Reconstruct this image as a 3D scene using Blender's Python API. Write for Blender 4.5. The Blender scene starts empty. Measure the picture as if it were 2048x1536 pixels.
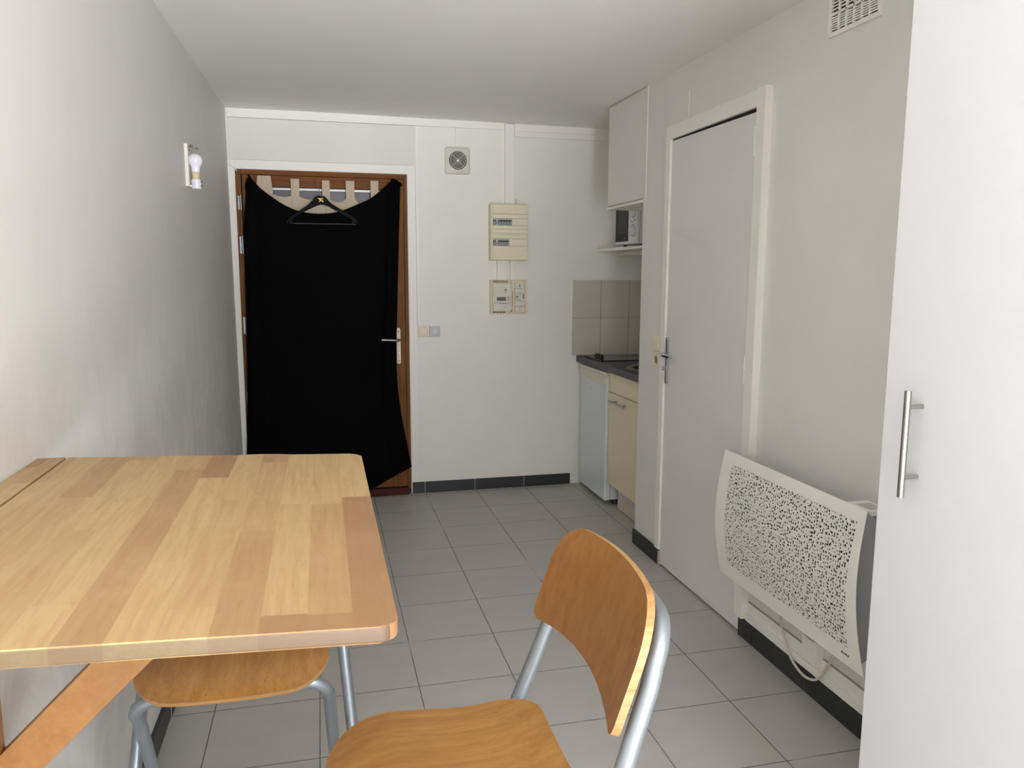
import bpy, bmesh, math, random
from mathutils import Vector, Matrix
random.seed(7)
PI = math.pi
SC = bpy.context.scene
COL = SC.collection

# ------------------------------------------------------------------ materials
def hexl(r, g, b):
    f = lambda c: (c/255/12.92) if c/255 <= .04045 else ((c/255+.055)/1.055)**2.4
    return (f(r), f(g), f(b), 1)

def new_mat(name):
    m = bpy.data.materials.new(name); m.use_nodes = True
    nt = m.node_tree
    return m, nt, nt.nodes['Principled BSDF']

class G:
    """tiny node-graph helper"""
    def __init__(s, nt): s.nt = nt
    def n(s, t, **kw):
        x = s.nt.nodes.new(t)
        for k, v in kw.items(): setattr(x, k, v)
        return x
    def l(s, a, b): s.nt.links.new(a, b)
    def put(s, v, sock):
        if hasattr(v, 'links') or isinstance(v, bpy.types.NodeSocket): s.l(v, sock)
        else: sock.default_value = v
    def m(s, op, a, b=0.0, c=0.0):
        x = s.n('ShaderNodeMath', operation=op)
        s.put(a, x.inputs[0]); s.put(b, x.inputs[1]); s.put(c, x.inputs[2])
        return x.outputs[0]
    def mix(s, fac, a, b, blend='MIX'):
        x = s.n('ShaderNodeMix', data_type='RGBA', blend_type=blend)
        s.put(fac, x.inputs[0]); s.put(a, x.inputs[6]); s.put(b, x.inputs[7])
        return x.outputs[2]
    def ramp(s, fac, stops):
        x = s.n('ShaderNodeValToRGB'); e = x.color_ramp.elements
        while len(e) < len(stops): e.new(.5)
        for i, (p, c) in enumerate(stops):
            e[i].position = p; e[i].color = c if isinstance(c, (tuple, list)) else (c, c, c, 1)
        s.l(fac, x.inputs[0]); return x.outputs[0]
    def coords(s, kind='Object', scale=(1, 1, 1), rot=(0, 0, 0), loc=(0, 0, 0)):
        if kind == 'Position': o = s.n('ShaderNodeNewGeometry').outputs['Position']
        else: o = s.n('ShaderNodeTexCoord').outputs[kind]
        mp = s.n('ShaderNodeMapping'); s.l(o, mp.inputs[0])
        mp.inputs[1].default_value = loc; mp.inputs[2].default_value = rot; mp.inputs[3].default_value = scale
        return mp.outputs[0]
    def noise(s, vec, scale=5, detail=3, rough=.55, dist=0):
        x = s.n('ShaderNodeTexNoise'); s.l(vec, x.inputs['Vector'])
        x.inputs['Scale'].default_value = scale; x.inputs['Detail'].default_value = detail
        x.inputs['Roughness'].default_value = rough; x.inputs['Distortion'].default_value = dist
        return x.outputs[0]
    def bump(s, h, strength=.2, dist=.002):
        x = s.n('ShaderNodeBump'); s.l(h, x.inputs['Height'])
        x.inputs['Strength'].default_value = strength; x.inputs['Distance'].default_value = dist
        return x.outputs[0]
    def xyz(s, vec):
        x = s.n('ShaderNodeSeparateXYZ'); s.l(vec, x.inputs[0]); return x.outputs

def plain(name, col, rough=.5, metal=0, var=.04, vscale=30, bump=0, spec=.5, coat=0):
    m, nt, b = new_mat(name); g = G(nt)
    v = g.noise(g.coords('Object'), vscale, 3)
    c2 = tuple(max(0, c*(1-var*2)) for c in col[:3])+(1,)
    g.l(g.mix(v, col, c2), b.inputs['Base Color'])
    b.inputs['Roughness'].default_value = rough; b.inputs['Metallic'].default_value = metal
    b.inputs['Specular IOR Level'].default_value = spec
    if coat: b.inputs['Coat Weight'].default_value = coat
    if bump: g.l(g.bump(v, bump), b.inputs['Normal'])
    return m

def paint(name, col, rough=.5, blot=.05, streak=.0, bump=.08, stain=0.0, spec=.5):
    """painted wall: fine roller texture, faint blotches, optional vertical streaks and smears"""
    m, nt, b = new_mat(name); g = G(nt)
    p = g.coords('Position')
    fine = g.noise(p, 350, 2)
    blob = g.noise(p, 2.2, 5, .6)
    st = g.noise(g.coords('Position', (9, 9, .8)), 1.0, 4, .6)
    dark = tuple(c*(1-blot*2) for c in col[:3])+(1,)
    c = g.mix(g.ramp(blob, [(.35, 0), (.7, 1)]), col, dark)
    if streak:
        c = g.mix(g.m('MULTIPLY', g.ramp(st, [(.4, 0), (.65, 1)]), streak), c, tuple(x*.8 for x in col[:3])+(1,))
    if stain:
        sm = g.noise(g.coords('Position', (3, 3, 2.2)), 1.5, 6, .62, 1.3)
        zz = g.xyz(p)[2]
        low = g.ramp(g.m('MULTIPLY', zz, .5), [(.4, 1), (.75, 0)])
        c = g.mix(g.m('MULTIPLY', g.m('MULTIPLY', g.ramp(sm, [(.47, 0), (.55, 1)]), stain), low), c, (min(1, col[0]*1.13), min(1, col[1]*1.14), min(1, col[2]*1.15), 1))
        g.l(g.m('ADD', g.m('MULTIPLY', sm, .35), rough-.18), b.inputs['Roughness'])
    else:
        b.inputs['Roughness'].default_value = rough
    b.inputs['Specular IOR Level'].default_value = spec
    g.l(c, b.inputs['Base Color'])
    g.l(g.bump(fine, bump, .001), b.inputs['Normal'])
    return m

def ply(name, light, dark, grain=(14, 1.2, 14), rough=.35, coat=.2, cracks=0):
    """varnished plywood; grain is long along the axis with the small scale"""
    m, nt, b = new_mat(name); g = G(nt)
    v = g.coords('Object', grain)
    n1 = g.noise(v, 3.5, 6, .65, .35)
    n2 = g.noise(v, 22, 3, .6)
    big = g.noise(g.coords('Object'), 6, 3)
    f = g.m('ADD', g.m('MULTIPLY', n1, .7), g.m('MULTIPLY', n2, .3))
    c = g.mix(g.ramp(f, [(.35, 0), (.68, 1)]), light, dark)
    c = g.mix(g.m('MULTIPLY', g.ramp(big, [(.45, 0), (.8, 1)]), .25), c, tuple(x*.75 for x in dark[:3])+(1,))
    if cracks:
        cr = g.noise(g.coords('Object', (60, 3.5, 60)), 2.2, 2, .5)
        c = g.mix(g.m('MULTIPLY', g.ramp(cr, [(.70, 0), (.75, 1)]), cracks), c, (.05, .025, .01, 1))
    g.l(c, b.inputs['Base Color'])
    g.l(g.m('ADD', g.m('MULTIPLY', n1, .2), rough-.1), b.inputs['Roughness'])
    b.inputs['Coat Weight'].default_value = coat; b.inputs['Coat Roughness'].default_value = .25
    g.l(g.bump(n2, .06, .001), b.inputs['Normal'])
    return m

def butcher(name, end=False):
    """block of glued birch staves running along world Y"""
    m, nt, b = new_mat(name); g = G(nt)
    x, y, z = g.xyz(g.coords('Position'))
    row = g.m('FLOOR', g.m('DIVIDE', g.m('ADD', x, 3.0), .0485))
    wn = g.n('ShaderNodeTexWhiteNoise', noise_dimensions='1D'); g.l(row, wn.inputs['W'])
    seg = g.m('FLOOR', g.m('DIVIDE', g.m('ADD', g.m('ADD', y, 9.0), g.m('MULTIPLY', wn.outputs[0], .83)), .42))
    cb = g.n('ShaderNodeCombineXYZ'); g.l(row, cb.inputs[0]); g.l(seg, cb.inputs[1])
    w2 = g.n('ShaderNodeTexWhiteNoise', noise_dimensions='2D'); g.l(cb.outputs[0], w2.inputs['Vector'])
    base = g.ramp(w2.outputs[0], [(0, hexl(142, 106, 73)), (.3, hexl(157, 125, 86)), (.6, hexl(167, 138, 95)), (1, hexl(176, 149, 104))])
    off = g.n('ShaderNodeVectorMath', operation='MULTIPLY_ADD')
    g.l(w2.outputs[1], off.inputs[0]); off.inputs[1].default_value = (7, 7, 7)
    g.l(g.coords('Position', (60, 4, 60) if not end else (80, 80, 80)), off.inputs[2])
    gr = g.noise(off.outputs[0], 1.6, 6, .65, .6)
    fl = g.noise(g.coords('Position', (150, 22, 150)), 2.0, 2, .5)
    c = g.mix(g.m('MULTIPLY', g.ramp(gr, [(.42, 0), (.75, 1)]), .42), base, hexl(146, 103, 64))
    c = g.mix(g.m('MULTIPLY', g.ramp(fl, [(.66, 0), (.75, 1)]), .35), c, hexl(120, 80, 46))
    wear = g.noise(g.coords('Position', (9, 9, 9)), 1.0, 5, .6)
    c = g.mix(g.m('MULTIPLY', g.ramp(wear, [(.5, 0), (.8, 1)]), .25), c, hexl(196, 168, 124))
    if end: c = g.mix(.6, c, hexl(96, 78, 54)); c = g.mix(1.0, c, (.62, .63, .66, 1), 'MULTIPLY')  # greyer end grain, darkened further for the shade on the front edge
    g.l(c, b.inputs['Base Color'])
    g.l(g.m('ADD', g.m('MULTIPLY', gr, .25), .3), b.inputs['Roughness'])
    g.l(g.bump(fl, .05, .0006), b.inputs['Normal'])
    return m

def floor_tiles(name):
    m, nt, b = new_mat(name); g = G(nt)
    T, X0, Y0 = .333, 1.1389, -.3913
    x, y, z = g.xyz(g.coords('Position'))
    u = g.m('DIVIDE', g.m('SUBTRACT', x, X0-20*T), T); v = g.m('DIVIDE', g.m('SUBTRACT', y, Y0-30*T), T)
    fu = g.m('FRACT', u); fv = g.m('FRACT', v)
    du = g.m('MINIMUM', fu, g.m('SUBTRACT', 1, fu)); dv = g.m('MINIMUM', fv, g.m('SUBTRACT', 1, fv))
    wob = g.m('MULTIPLY', g.m('SUBTRACT', g.noise(g.coords('Position'), 60, 2), .5), .004)
    d = g.m('ADD', g.m('MINIMUM', du, dv), wob)
    line = g.ramp(d, [(.003, 1), (.0055, 0)])
    cb = g.n('ShaderNodeCombineXYZ'); g.l(g.m('FLOOR', u), cb.inputs[0]); g.l(g.m('FLOOR', v), cb.inputs[1])
    wn = g.n('ShaderNodeTexWhiteNoise', noise_dimensions='2D'); g.l(cb.outputs[0], wn.inputs['Vector'])
    cloud = g.noise(g.coords('Position', (1, 2.2, 1)), 4, 5, .6)
    speck = g.noise(g.coords('Position'), 160, 2)
    c = g.mix(cloud, hexl(186, 183, 178), hexl(170, 167, 162))
    c = g.mix(g.m('MULTIPLY', wn.outputs[0], .22), c, hexl(174, 171, 166))
    c = g.mix(g.m('MULTIPLY', g.ramp(speck, [(.68, 0), (.8, 1)]), .2), c, hexl(100, 98, 95))
    dirt = g.noise(g.coords('Position'), 2.5, 3)
    grout = g.mix(g.ramp(dirt, [(.58, 0), (.66, 1)]), hexl(80, 75, 68), hexl(178, 175, 170))
    g.l(g.mix(line, c, grout), b.inputs['Base Color'])
    g.l(g.m('ADD', g.m('MULTIPLY', cloud, .18), g.m('ADD', .33, g.m('MULTIPLY', line, .3))), b.inputs['Roughness'])
    g.l(g.bump(g.m('SUBTRACT', 1, line), .35, .0015), b.inputs['Normal'])
    b.inputs['Specular IOR Level'].default_value = .45
    return m

def door_wood(name, light, dark, axis='z'):
    sc = {'z': (28, 28, 1.6), 'x': (1.6, 28, 28)}[axis]
    m, nt, b = new_mat(name); g = G(nt)
    n1 = g.noise(g.coords('Position', sc), 2.2, 6, .65, .6)
    n2 = g.noise(g.coords('Position', tuple(s*2.5 for s in sc)), 3, 3)
    c = g.mix(g.ramp(n1, [(.35, 0), (.7, 1)]), light, dark)
    c = g.mix(g.m('MULTIPLY', n2, .3), c, tuple(x*.6 for x in dark[:3])+(1,))
    g.l(c, b.inputs['Base Color']); b.inputs['Roughness'].default_value = .55; b.inputs['Specular IOR Level'].default_value = .2
    g.l(g.bump(n1, .08, .001), b.inputs['Normal'])
    return m

def perforated(name):
    m, nt, b = new_mat(name); g = G(nt)
    p = g.coords('Position'); x, y, z = g.xyz(p)
    cb = g.n('ShaderNodeCombineXYZ'); g.l(y, cb.inputs[0]); g.l(z, cb.inputs[1])
    def layer(scale, r0, r1, rnd):
        v = g.n('ShaderNodeTexVoronoi', voronoi_dimensions='2D'); g.l(cb.outputs[0], v.inputs['Vector'])
        v.inputs['Scale'].default_value = scale; v.inputs['Randomness'].default_value = rnd
        rr = g.m('ADD', g.m('MULTIPLY', g.xyz(v.outputs['Color'])[0], r1-r0), r0)
        return g.m('LESS_THAN', v.outputs['Distance'], rr)
    h = g.m('MAXIMUM', layer(92, .19, .41, .7), layer(140, .08, .28, .9))
    inside = g.m('MULTIPLY', g.m('MULTIPLY', g.m('GREATER_THAN', y, -3.085), g.m('LESS_THAN', y, -2.395)),
                 g.m('MULTIPLY', g.m('GREATER_THAN', z, .345), g.m('LESS_THAN', z, .725)))
    mask = g.m('MULTIPLY', h, inside)
    b.inputs['Base Color'].default_value = hexl(240, 238, 230); b.inputs['Roughness'].default_value = .4
    t = g.n('ShaderNodeBsdfTransparent'); mx = g.n('ShaderNodeMixShader')
    g.l(mask, mx.inputs[0]); g.l(b.outputs[0], mx.inputs[1]); g.l(t.outputs[0], mx.inputs[2])
    g.l(mx.outputs[0], nt.nodes['Material Output'].inputs['Surface'])
    return m

def fabric(name, col, rough=.9, weave=900, sheen=.0, var=.08):
    m, nt, b = new_mat(name); g = G(nt)
    n = g.noise(g.coords('Object', (1, 1, .35)), 140, 3)
    w = g.noise(g.coords('Object'), weave, 1)
    g.l(g.mix(n, col, tuple(c*(1-var*2) for c in col[:3])+(1,)), b.inputs['Base Color'])
    b.inputs['Roughness'].default_value = rough; b.inputs['Sheen Weight'].default_value = sheen
    b.inputs['Specular IOR Level'].default_value = .06
    g.l(g.bump(w, .25, .0006), b.inputs['Normal'])
    return m

M = dict(
    wall_left=paint('paint_left', hexl(211, 209, 205), .52, .02, .12, .06, .6),
    wall_back=paint('paint_back', hexl(238, 236, 230), .5, .015, .0, .08),
    wall_right=paint('paint_right', hexl(230, 228, 223), .55, .02, .03, .06),
    ceiling=paint('paint_ceiling', hexl(242, 240, 236), .6, .02, 0, .05),
    trim=paint('paint_trim', hexl(243, 240, 234), .42, .02, 0, .03),
    door=paint('paint_door', hexl(230, 228, 225), .45, .02, 0, .04),
    floor=floor_tiles('grey_tile'),
    base=plain('anthracite_tile', hexl(48, 50, 52), .45, 0, .12, 25, .05),
    grout=plain('grout', hexl(176, 172, 164), .85),
    mortar=plain('old_mortar', hexl(188, 180, 164), .9, 0, .12, 60, .4),
    tabletop=butcher('birch_block'), tabletop_end_shaded=butcher('birch_end_shaded', True),
    brace=ply('varnished_beech', hexl(160, 114, 62), hexl(138, 92, 44), (6, 20, 6), .4, .2),
    seat=ply('stool_ply_seat', hexl(174, 128, 66), hexl(142, 94, 38), (16, 1.2, 16), .34, .25, .5),
    back=ply('stool_ply_back', hexl(150, 104, 52), hexl(124, 79, 34), (16, 16, 1.1), .34, .25),
    plyedge=ply('ply_edge', hexl(188, 146, 90), hexl(146, 100, 54), (3, 3, 90), .45, .1),
    tube=plain('silver_paint', hexl(146, 153, 158), .38, .6, .03, 80),
    rubber=plain('grey_rubber', hexl(70, 70, 72), .8),
    steel=plain('brushed_steel', hexl(176, 172, 168), .3, 1, .05, 120),
    chrome=plain('chrome', hexl(205, 205, 208), .12, 1, .02),
    zinc=plain('zinc', hexl(150, 150, 150), .4, 1, .1, 60),
    dwood=door_wood('oak_stile', hexl(136, 90, 40), hexl(98, 60, 26)),
    dwoodh=door_wood('oak_rail', hexl(138, 84, 36), hexl(98, 56, 22), 'x'),
    sill=door_wood('mahogany_sill', hexl(82, 40, 32), hexl(54, 24, 22), 'x'),
    black_cloth=fabric('black_cloth', (.0022, .0023, .0028, 1), .85, 700, .0),
    linen=fabric('linen', hexl(205, 190, 168), .9, 500),
    wire=plain('rust_wire', hexl(150, 72, 36), .5),
    hanger=plain('charcoal_plastic', hexl(11, 12, 15), .6, 0, .05, 40, 0, .12),
    hangerbar=plain('grey_bar', hexl(44, 46, 50), .4, 0, .04, 30, 0, .3),
    gold=plain('gold_print', hexl(214, 176, 84), .4, .6),
    ivory=plain('ivory_plastic', hexl(236, 226, 200), .45, 0, .03, 20),
    ivory2=plain('ivory_plastic_flat', hexl(230, 219, 190), .5, 0, .03, 20),
    white=plain('white_plastic', hexl(232, 230, 224), .4, 0, .02),
    fanwhite=plain('fan_plastic', hexl(224, 220, 211), .45, 0, .03),
    greyw=plain('bluegrey_plastic', hexl(206, 209, 214), .4, 0, .03),
    breaker=plain('breaker_grey', hexl(150, 150, 152), .5),
    breaker2=plain('breaker_label', hexl(190, 194, 190), .5),
    lilac=plain('breaker_toggle', hexl(178, 168, 176), .5),
    black=plain('black_plastic', hexl(22, 22, 24), .35),
    dark=plain('dark_void', (.012, .011, .01, 1), .9),
    ochre=plain('yellow_seal', hexl(140, 128, 50), .5),
    olive=plain('vent_shadow', hexl(92, 80, 54), .7),
    lcd=plain('lcd', hexl(112, 110, 100), .25),
    ink=plain('grey_ink', hexl(120, 118, 112), .7),
    meterwhite=plain('meter_white', hexl(226, 222, 210), .42, 0, .02),
    bulb=plain('opal_bulb', hexl(232, 230, 238), .2, 0, .01),
    bakelite=plain('beige_socket', hexl(212, 190, 158), .5),
    ceramic=plain('white_ceramic', hexl(232, 232, 236), .25),
    rust=plain('aged_brass', hexl(120, 104, 80), .45, .8, .2, 90),
    fridge=plain('fridge_enamel', hexl(218, 226, 230), .3, 0, .02, 10),
    fridgetrim=plain('fridge_trim', hexl(226, 223, 206), .4, 0, .03),
    cream=plain('cream_melamine', hexl(234, 221, 192), .4, 0, .03, 12),
    plinth=plain('plinth_melamine', hexl(214, 206, 190), .5, 0, .03, 12),
    counter=plain('slate_laminate', hexl(78, 80, 84), .5, 0, .12, 70),
    hob=plain('hob_glass', hexl(40, 40, 42), .12, 0, .02, 10, 0, .6),
    splash=plain('glazed_tile', hexl(206, 201, 188), .3, 0, .03, 6),
    mwglass=plain('oven_glass', hexl(26, 26, 26), .3, 0, .03, 10, 0, .12),
    mwwin=plain('oven_window', hexl(62, 64, 60), .35, 0, .03, 10, 0, .12),
    mwwhite=plain('oven_white', hexl(224, 226, 228), .35, 0, .02),
    wardrobe=paint('melamine_white', hexl(203, 203, 205), .38, .01, 0, .12),
    perf=perforated('perforated_steel'),
    radbody=plain('radiator_grey', hexl(158, 158, 162), .5, .2, .03, 30),
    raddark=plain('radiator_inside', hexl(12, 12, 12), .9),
    radwhite=plain('radiator_white', hexl(240, 238, 230), .42, 0, .03),
    cord=plain('cream_cord', hexl(214, 206, 188), .5),
    glass=plain('frosted_pane', hexl(112, 111, 115), .1, 0, .03, 4, 0, .2),
    switch=plain('cream_switch', hexl(236, 226, 203), .4, 0, .03),
)

# ------------------------------------------------------------------ geometry helpers
def bx(bm, lo, hi, bev=0.0, seg=2, mi=0):
    x0, y0, z0 = (min(a, b) for a, b in zip(lo, hi)); x1, y1, z1 = (max(a, b) for a, b in zip(lo, hi))
    vs = [bm.verts.new(p) for p in ((x0, y0, z0), (x1, y0, z0), (x1, y1, z0), (x0, y1, z0), (x0, y0, z1), (x1, y0, z1), (x1, y1, z1), (x0, y1, z1))]
    fs = [bm.faces.new([vs[i] for i in f]) for f in ((0, 3, 2, 1), (4, 5, 6, 7), (0, 1, 5, 4), (1, 2, 6, 5), (2, 3, 7, 6), (3, 0, 4, 7))]
    for f in fs: f.material_index = mi
    if bev:
        es = list({e for f in fs for e in f.edges})
        bmesh.ops.bevel(bm, geom=es, offset=bev, segments=seg, affect='EDGES', profile=.5)

def frame_of(d):
    d = Vector(d).normalized()
    a = Vector((0, 0, 1)) if abs(d.z) < .9 else Vector((1, 0, 0))
    u = d.cross(a).normalized(); return u, d.cross(u).normalized()

def tube(bm, pts, r, seg=12, closed=False, mi=0):
    pts = [Vector(p) for p in pts]; n = len(pts); rings = []
    u = None
    for i, p in enumerate(pts):
        if closed: t = (pts[(i+1) % n]-pts[i-1]).normalized()
        else: t = (pts[min(i+1, n-1)]-pts[max(i-1, 0)]).normalized()
        if u is None: u, w = frame_of(t)
        else:
            u = (u-t*u.dot(t)).normalized()
        w = t.cross(u)
        rad = r[i] if isinstance(r, (list, tuple)) else r
        rings.append([bm.verts.new(p+(u*math.cos(2*PI*k/seg)+w*math.sin(2*PI*k/seg))*rad) for k in range(seg)])
    for i in range(n if closed else n-1):
        a, b = rings[i], rings[(i+1) % n]
        for k in range(seg):
            f = bm.faces.new((a[k], a[(k+1) % seg], b[(k+1) % seg], b[k])); f.material_index = mi
    if not closed:
        bm.faces.new(rings[0][::-1]).material_index = mi; bm.faces.new(rings[-1]).material_index = mi

def cyl(bm, p0, p1, r, seg=20, mi=0, r2=None):
    tube(bm, [p0, p1], [r, r if r2 is None else r2], seg, mi=mi)

def lathe(bm, c, axis, prof, seg=28, mi=0):
    """prof: list of (radius, distance along axis)"""
    c = Vector(c); d = Vector(axis).normalized(); u, w = frame_of(d); rings = []
    for r, h in prof:
        if r < 1e-6: rings.append([bm.verts.new(c+d*h)])
        else: rings.append([bm.verts.new(c+d*h+(u*math.cos(2*PI*k/seg)+w*math.sin(2*PI*k/seg))*r) for k in range(seg)])
    for a, b in zip(rings, rings[1:]):
        for k in range(seg):
            k2 = (k+1) % seg
            if len(a) == 1 and len(b) == 1: continue
            if len(a) == 1: f = bm.faces.new((a[0], b[k2], b[k]))
            elif len(b) == 1: f = bm.faces.new((a[k], a[k2], b[0]))
            else: f = bm.faces.new((a[k], a[k2], b[k2], b[k]))
            f.material_index = mi

def prism(bm, outline, to3d, depth, mi=0, bev=0):
    """extrude a 2-D outline; to3d(u, v, d) -> point"""
    n = len(outline)
    a = [bm.verts.new(to3d(u, v, 0)) for u, v in outline]; b = [bm.verts.new(to3d(u, v, depth)) for u, v in outline]
    fs = [bm.faces.new(a[::-1]), bm.faces.new(b)]
    for i in range(n): fs.append(bm.faces.new((a[i], a[(i+1) % n], b[(i+1) % n], b[i])))
    for f in fs: f.material_index = mi
    if bev:
        es = [e for e in fs[1].edges]+[e for e in fs[0].edges]
        bmesh.ops.bevel(bm, geom=es, offset=bev, segments=2, affect='EDGES', profile=.5)

def sheet(bm, P, thick=None, mi=0, rim=0, flip=False):
    """grid of points -> sheet; with thick a vector function (i, j) -> offset gives it a back and a rim"""
    nr, nc = len(P), len(P[0])
    A = [[bm.verts.new(p) for p in row] for row in P]
    q = lambda *v: bm.faces.new(v[::-1] if flip else v)
    for i in range(nr-1):
        for j in range(nc-1): q(A[i][j], A[i][j+1], A[i+1][j+1], A[i+1][j]).material_index = mi
    if thick is None: return
    B = [[bm.verts.new(Vector(P[i][j])+Vector(thick(i, j))) for j in range(nc)] for i in range(nr)]
    for i in range(nr-1):
        for j in range(nc-1): q(B[i][j], B[i+1][j], B[i+1][j+1], B[i][j+1]).material_index = mi
    bd = [(0, j) for j in range(nc)]+[(i, nc-1) for i in range(1, nr)]+[(nr-1, j) for j in range(nc-2, -1, -1)]+[(i, 0) for i in range(nr-2, 0, -1)]
    for k in range(len(bd)):
        (i, j), (i2, j2) = bd[k], bd[(k+1) % len(bd)]
        q(A[i][j], B[i][j], B[i2][j2], A[i2][j2]).material_index = rim

def B(): return bmesh.new()

def obj(name, bm, mats, parent=None, label=None, angle=35):
    me = bpy.data.meshes.new(name)
    bmesh.ops.recalc_face_normals(bm, faces=bm.faces[:])
    if parent is not None and parent.type == 'EMPTY':
        pass
    # shift to the world origin of the chain of parents (none of them is rotated while building)
    off = Vector((0, 0, 0)); p = parent
    while p is not None: off += p.location; p = p.parent
    if off.length: bmesh.ops.translate(bm, verts=bm.verts[:], vec=-off)
    bm.to_mesh(me); bm.free()
    for m in (mats if isinstance(mats, (list, tuple)) else [mats]): me.materials.append(m)
    me.polygons.foreach_set('use_smooth', [True]*len(me.polygons))
    me.set_sharp_from_angle(angle=math.radians(angle))
    o = bpy.data.objects.new(name, me); COL.objects.link(o)
    wn = o.modifiers.new('weighted', 'WEIGHTED_NORMAL'); wn.keep_sharp = True; wn.weight = 90
    if parent is not None: o.parent = parent
    if label: o['label'] = label
    return o

def objs(name, bm, mats, parent, label=None, angle=35):
    """one object for every separate piece of bm"""
    left = set(bm.verts); out = []
    while left:
        v = left.pop(); isl = {v}; st = [v]
        while st:
            for e in st.pop().link_edges:
                for w in e.verts:
                    if w not in isl: isl.add(w); st.append(w)
        left -= isl
        nb = B(); mp = {w: nb.verts.new(w.co) for w in isl}
        for f in {f for w in isl for f in w.link_faces}:
            nf = nb.faces.new([mp[w] for w in f.verts]); nf.material_index = f.material_index
        out.append(obj(name, nb, mats, parent, label, angle))
    bm.free(); return out

def tag(o, label, cat, group=None, kind=None):
    o['label'] = label; o['category'] = cat
    if group: o['group'] = group
    if kind: o['kind'] = kind
    return o

def thing(name, label, cat, loc=(0, 0, 0), group=None):
    o = bpy.data.objects.new(name, None); COL.objects.link(o); o.location = loc; o.empty_display_size = .05
    return tag(o, label, cat, group)

def struct(name, bm, mats, parent=None):
    o = obj(name, bm, mats, parent)
    if parent is None: o['kind'] = 'structure'
    return o

def struct_empty(name, loc=(0, 0, 0)):
    o = bpy.data.objects.new(name, None); COL.objects.link(o); o.location = loc; o['kind'] = 'structure'; o.empty_display_size = .05
    return o

def copy_tree(o, parent=None):
    c = o.copy(); COL.objects.link(c)
    if parent is not None: c.parent = parent
    for ch in [x for x in o.children]: copy_tree(ch, c)
    return c

def box_obj(name, lo, hi, mat, parent=None, bev=0.0, label=None):
    b = B(); bx(b, lo, hi, bev); return obj(name, b, mat, parent, label)

# ------------------------------------------------------------------ the room
XR = 2.095           # face of the right wall
YF = -6.9           # window wall behind the camera
def ceil_z(x, y): return 2.355-.008*x+.012*y
def left_x(y, z): return .026+.011*y-.006*z if y > -4 else -.018-.006*z

b = B(); bx(b, (-.3, YF-.2, -.12), (3.0, .3, 0)); struct('floor', b, M['floor'])

b = B()
def cz(x, y, d=0): return b.verts.new((x, y, ceil_z(x, y)+d))
lo = [cz(-.3, YF-.2), cz(3, YF-.2), cz(3, .3), cz(-.3, .3)]; hi = [cz(-.3, YF-.2, .15), cz(3, YF-.2, .15), cz(3, .3, .15), cz(-.3, .3, .15)]
b.faces.new(lo[::-1]); b.faces.new(hi)
for i in range(4): b.faces.new((lo[i], lo[(i+1) % 4], hi[(i+1) % 4], hi[i]))
struct('ceiling', b, M['ceiling'])

# left wall, very slightly out of true like the old building
b = B()
ys = [.2, 0, -1, -2, -3, -4, -5, YF-.1]; zs = [-.05, 1.2, 2.45]
P = [[(left_x(y, z), y, z) for z in zs] for y in ys]
sheet(b, P, lambda i, j: (-.2, 0, 0)); struct('wall_left', b, M['wall_left'])

# back wall with the door opening
b = B()
bx(b, (-.1, 0, -.05), (.05, .2, 2.012)); bx(b, (1.05, 0, -.05), (2.95, .2, 2.012)); bx(b, (-.1, 0, 2.012), (2.95, .2, 2.45))
struct('wall_back', b, M['wall_back'])
b = B(); bx(b, (-.05, .2, -.05), (1.2, .26, 2.2)); struct('light_stop_entry', b, M['wall_back'])  # unseen slab added behind the entrance door to keep outside light from leaking in

# right wall with the inner door opening; the kitchen recess lies beyond its end at y = -1.2
b = B()
bx(b, (XR, -1.525, -.05), (XR+.09, -1.205, 2.45)); bx(b, (XR, -2.282, 2.018), (XR+.09, -1.525, 2.45)); bx(b, (XR, YF-.1, -.05), (XR+.09, -2.282, 2.45))
struct('wall_right', b, M['wall_right'])
b = B(); bx(b, (2.75, -1.35, -.05), (2.9, .1, 2.45)); struct('wall_niche', b, M['wall_right'])
b = B(); bx(b, (XR+.09, -1.30, -.05), (2.76, -1.21, 2.45)); struct('wall_return', b, M['wall_right'])
b = B(); bx(b, (XR+.091, -2.45, -.05), (XR+.14, -1.4, 2.2)); struct('light_stop_inner', b, M['wall_right'])  # slab added out of sight, blocks light leaking round the inner door

# window wall behind the camera: a wide glazed door onto daylight
WX0, WX1, WZ0, WZ1 = .42, 2.02, .06, 2.24
b = B()
bx(b, (-.1, YF-.12, -.05), (WX0, YF, 2.45)); bx(b, (WX1, YF-.12, -.05), (2.3, YF, 2.45))
bx(b, (WX0, YF-.12, -.05), (WX1, YF, WZ0)); bx(b, (WX0, YF-.12, WZ1), (WX1, YF, 2.45))
struct('wall_front', b, M['wall_right'])
w = struct_empty('window_1', (0, YF, 0))
b = B()
for x0, x1 in ((WX0, WX0+.06), (WX1-.06, WX1)): bx(b, (x0, YF-.09, WZ0), (x1, YF-.03, WZ1), .004)
bx(b, (WX0+.06, YF-.09, WZ0), (WX1-.06, YF-.03, WZ0+.06), .004); bx(b, (WX0+.06, YF-.09, WZ1-.06), (WX1-.06, YF-.03, WZ1), .004)
objs('window_frame', b, M['trim'], w)

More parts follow.
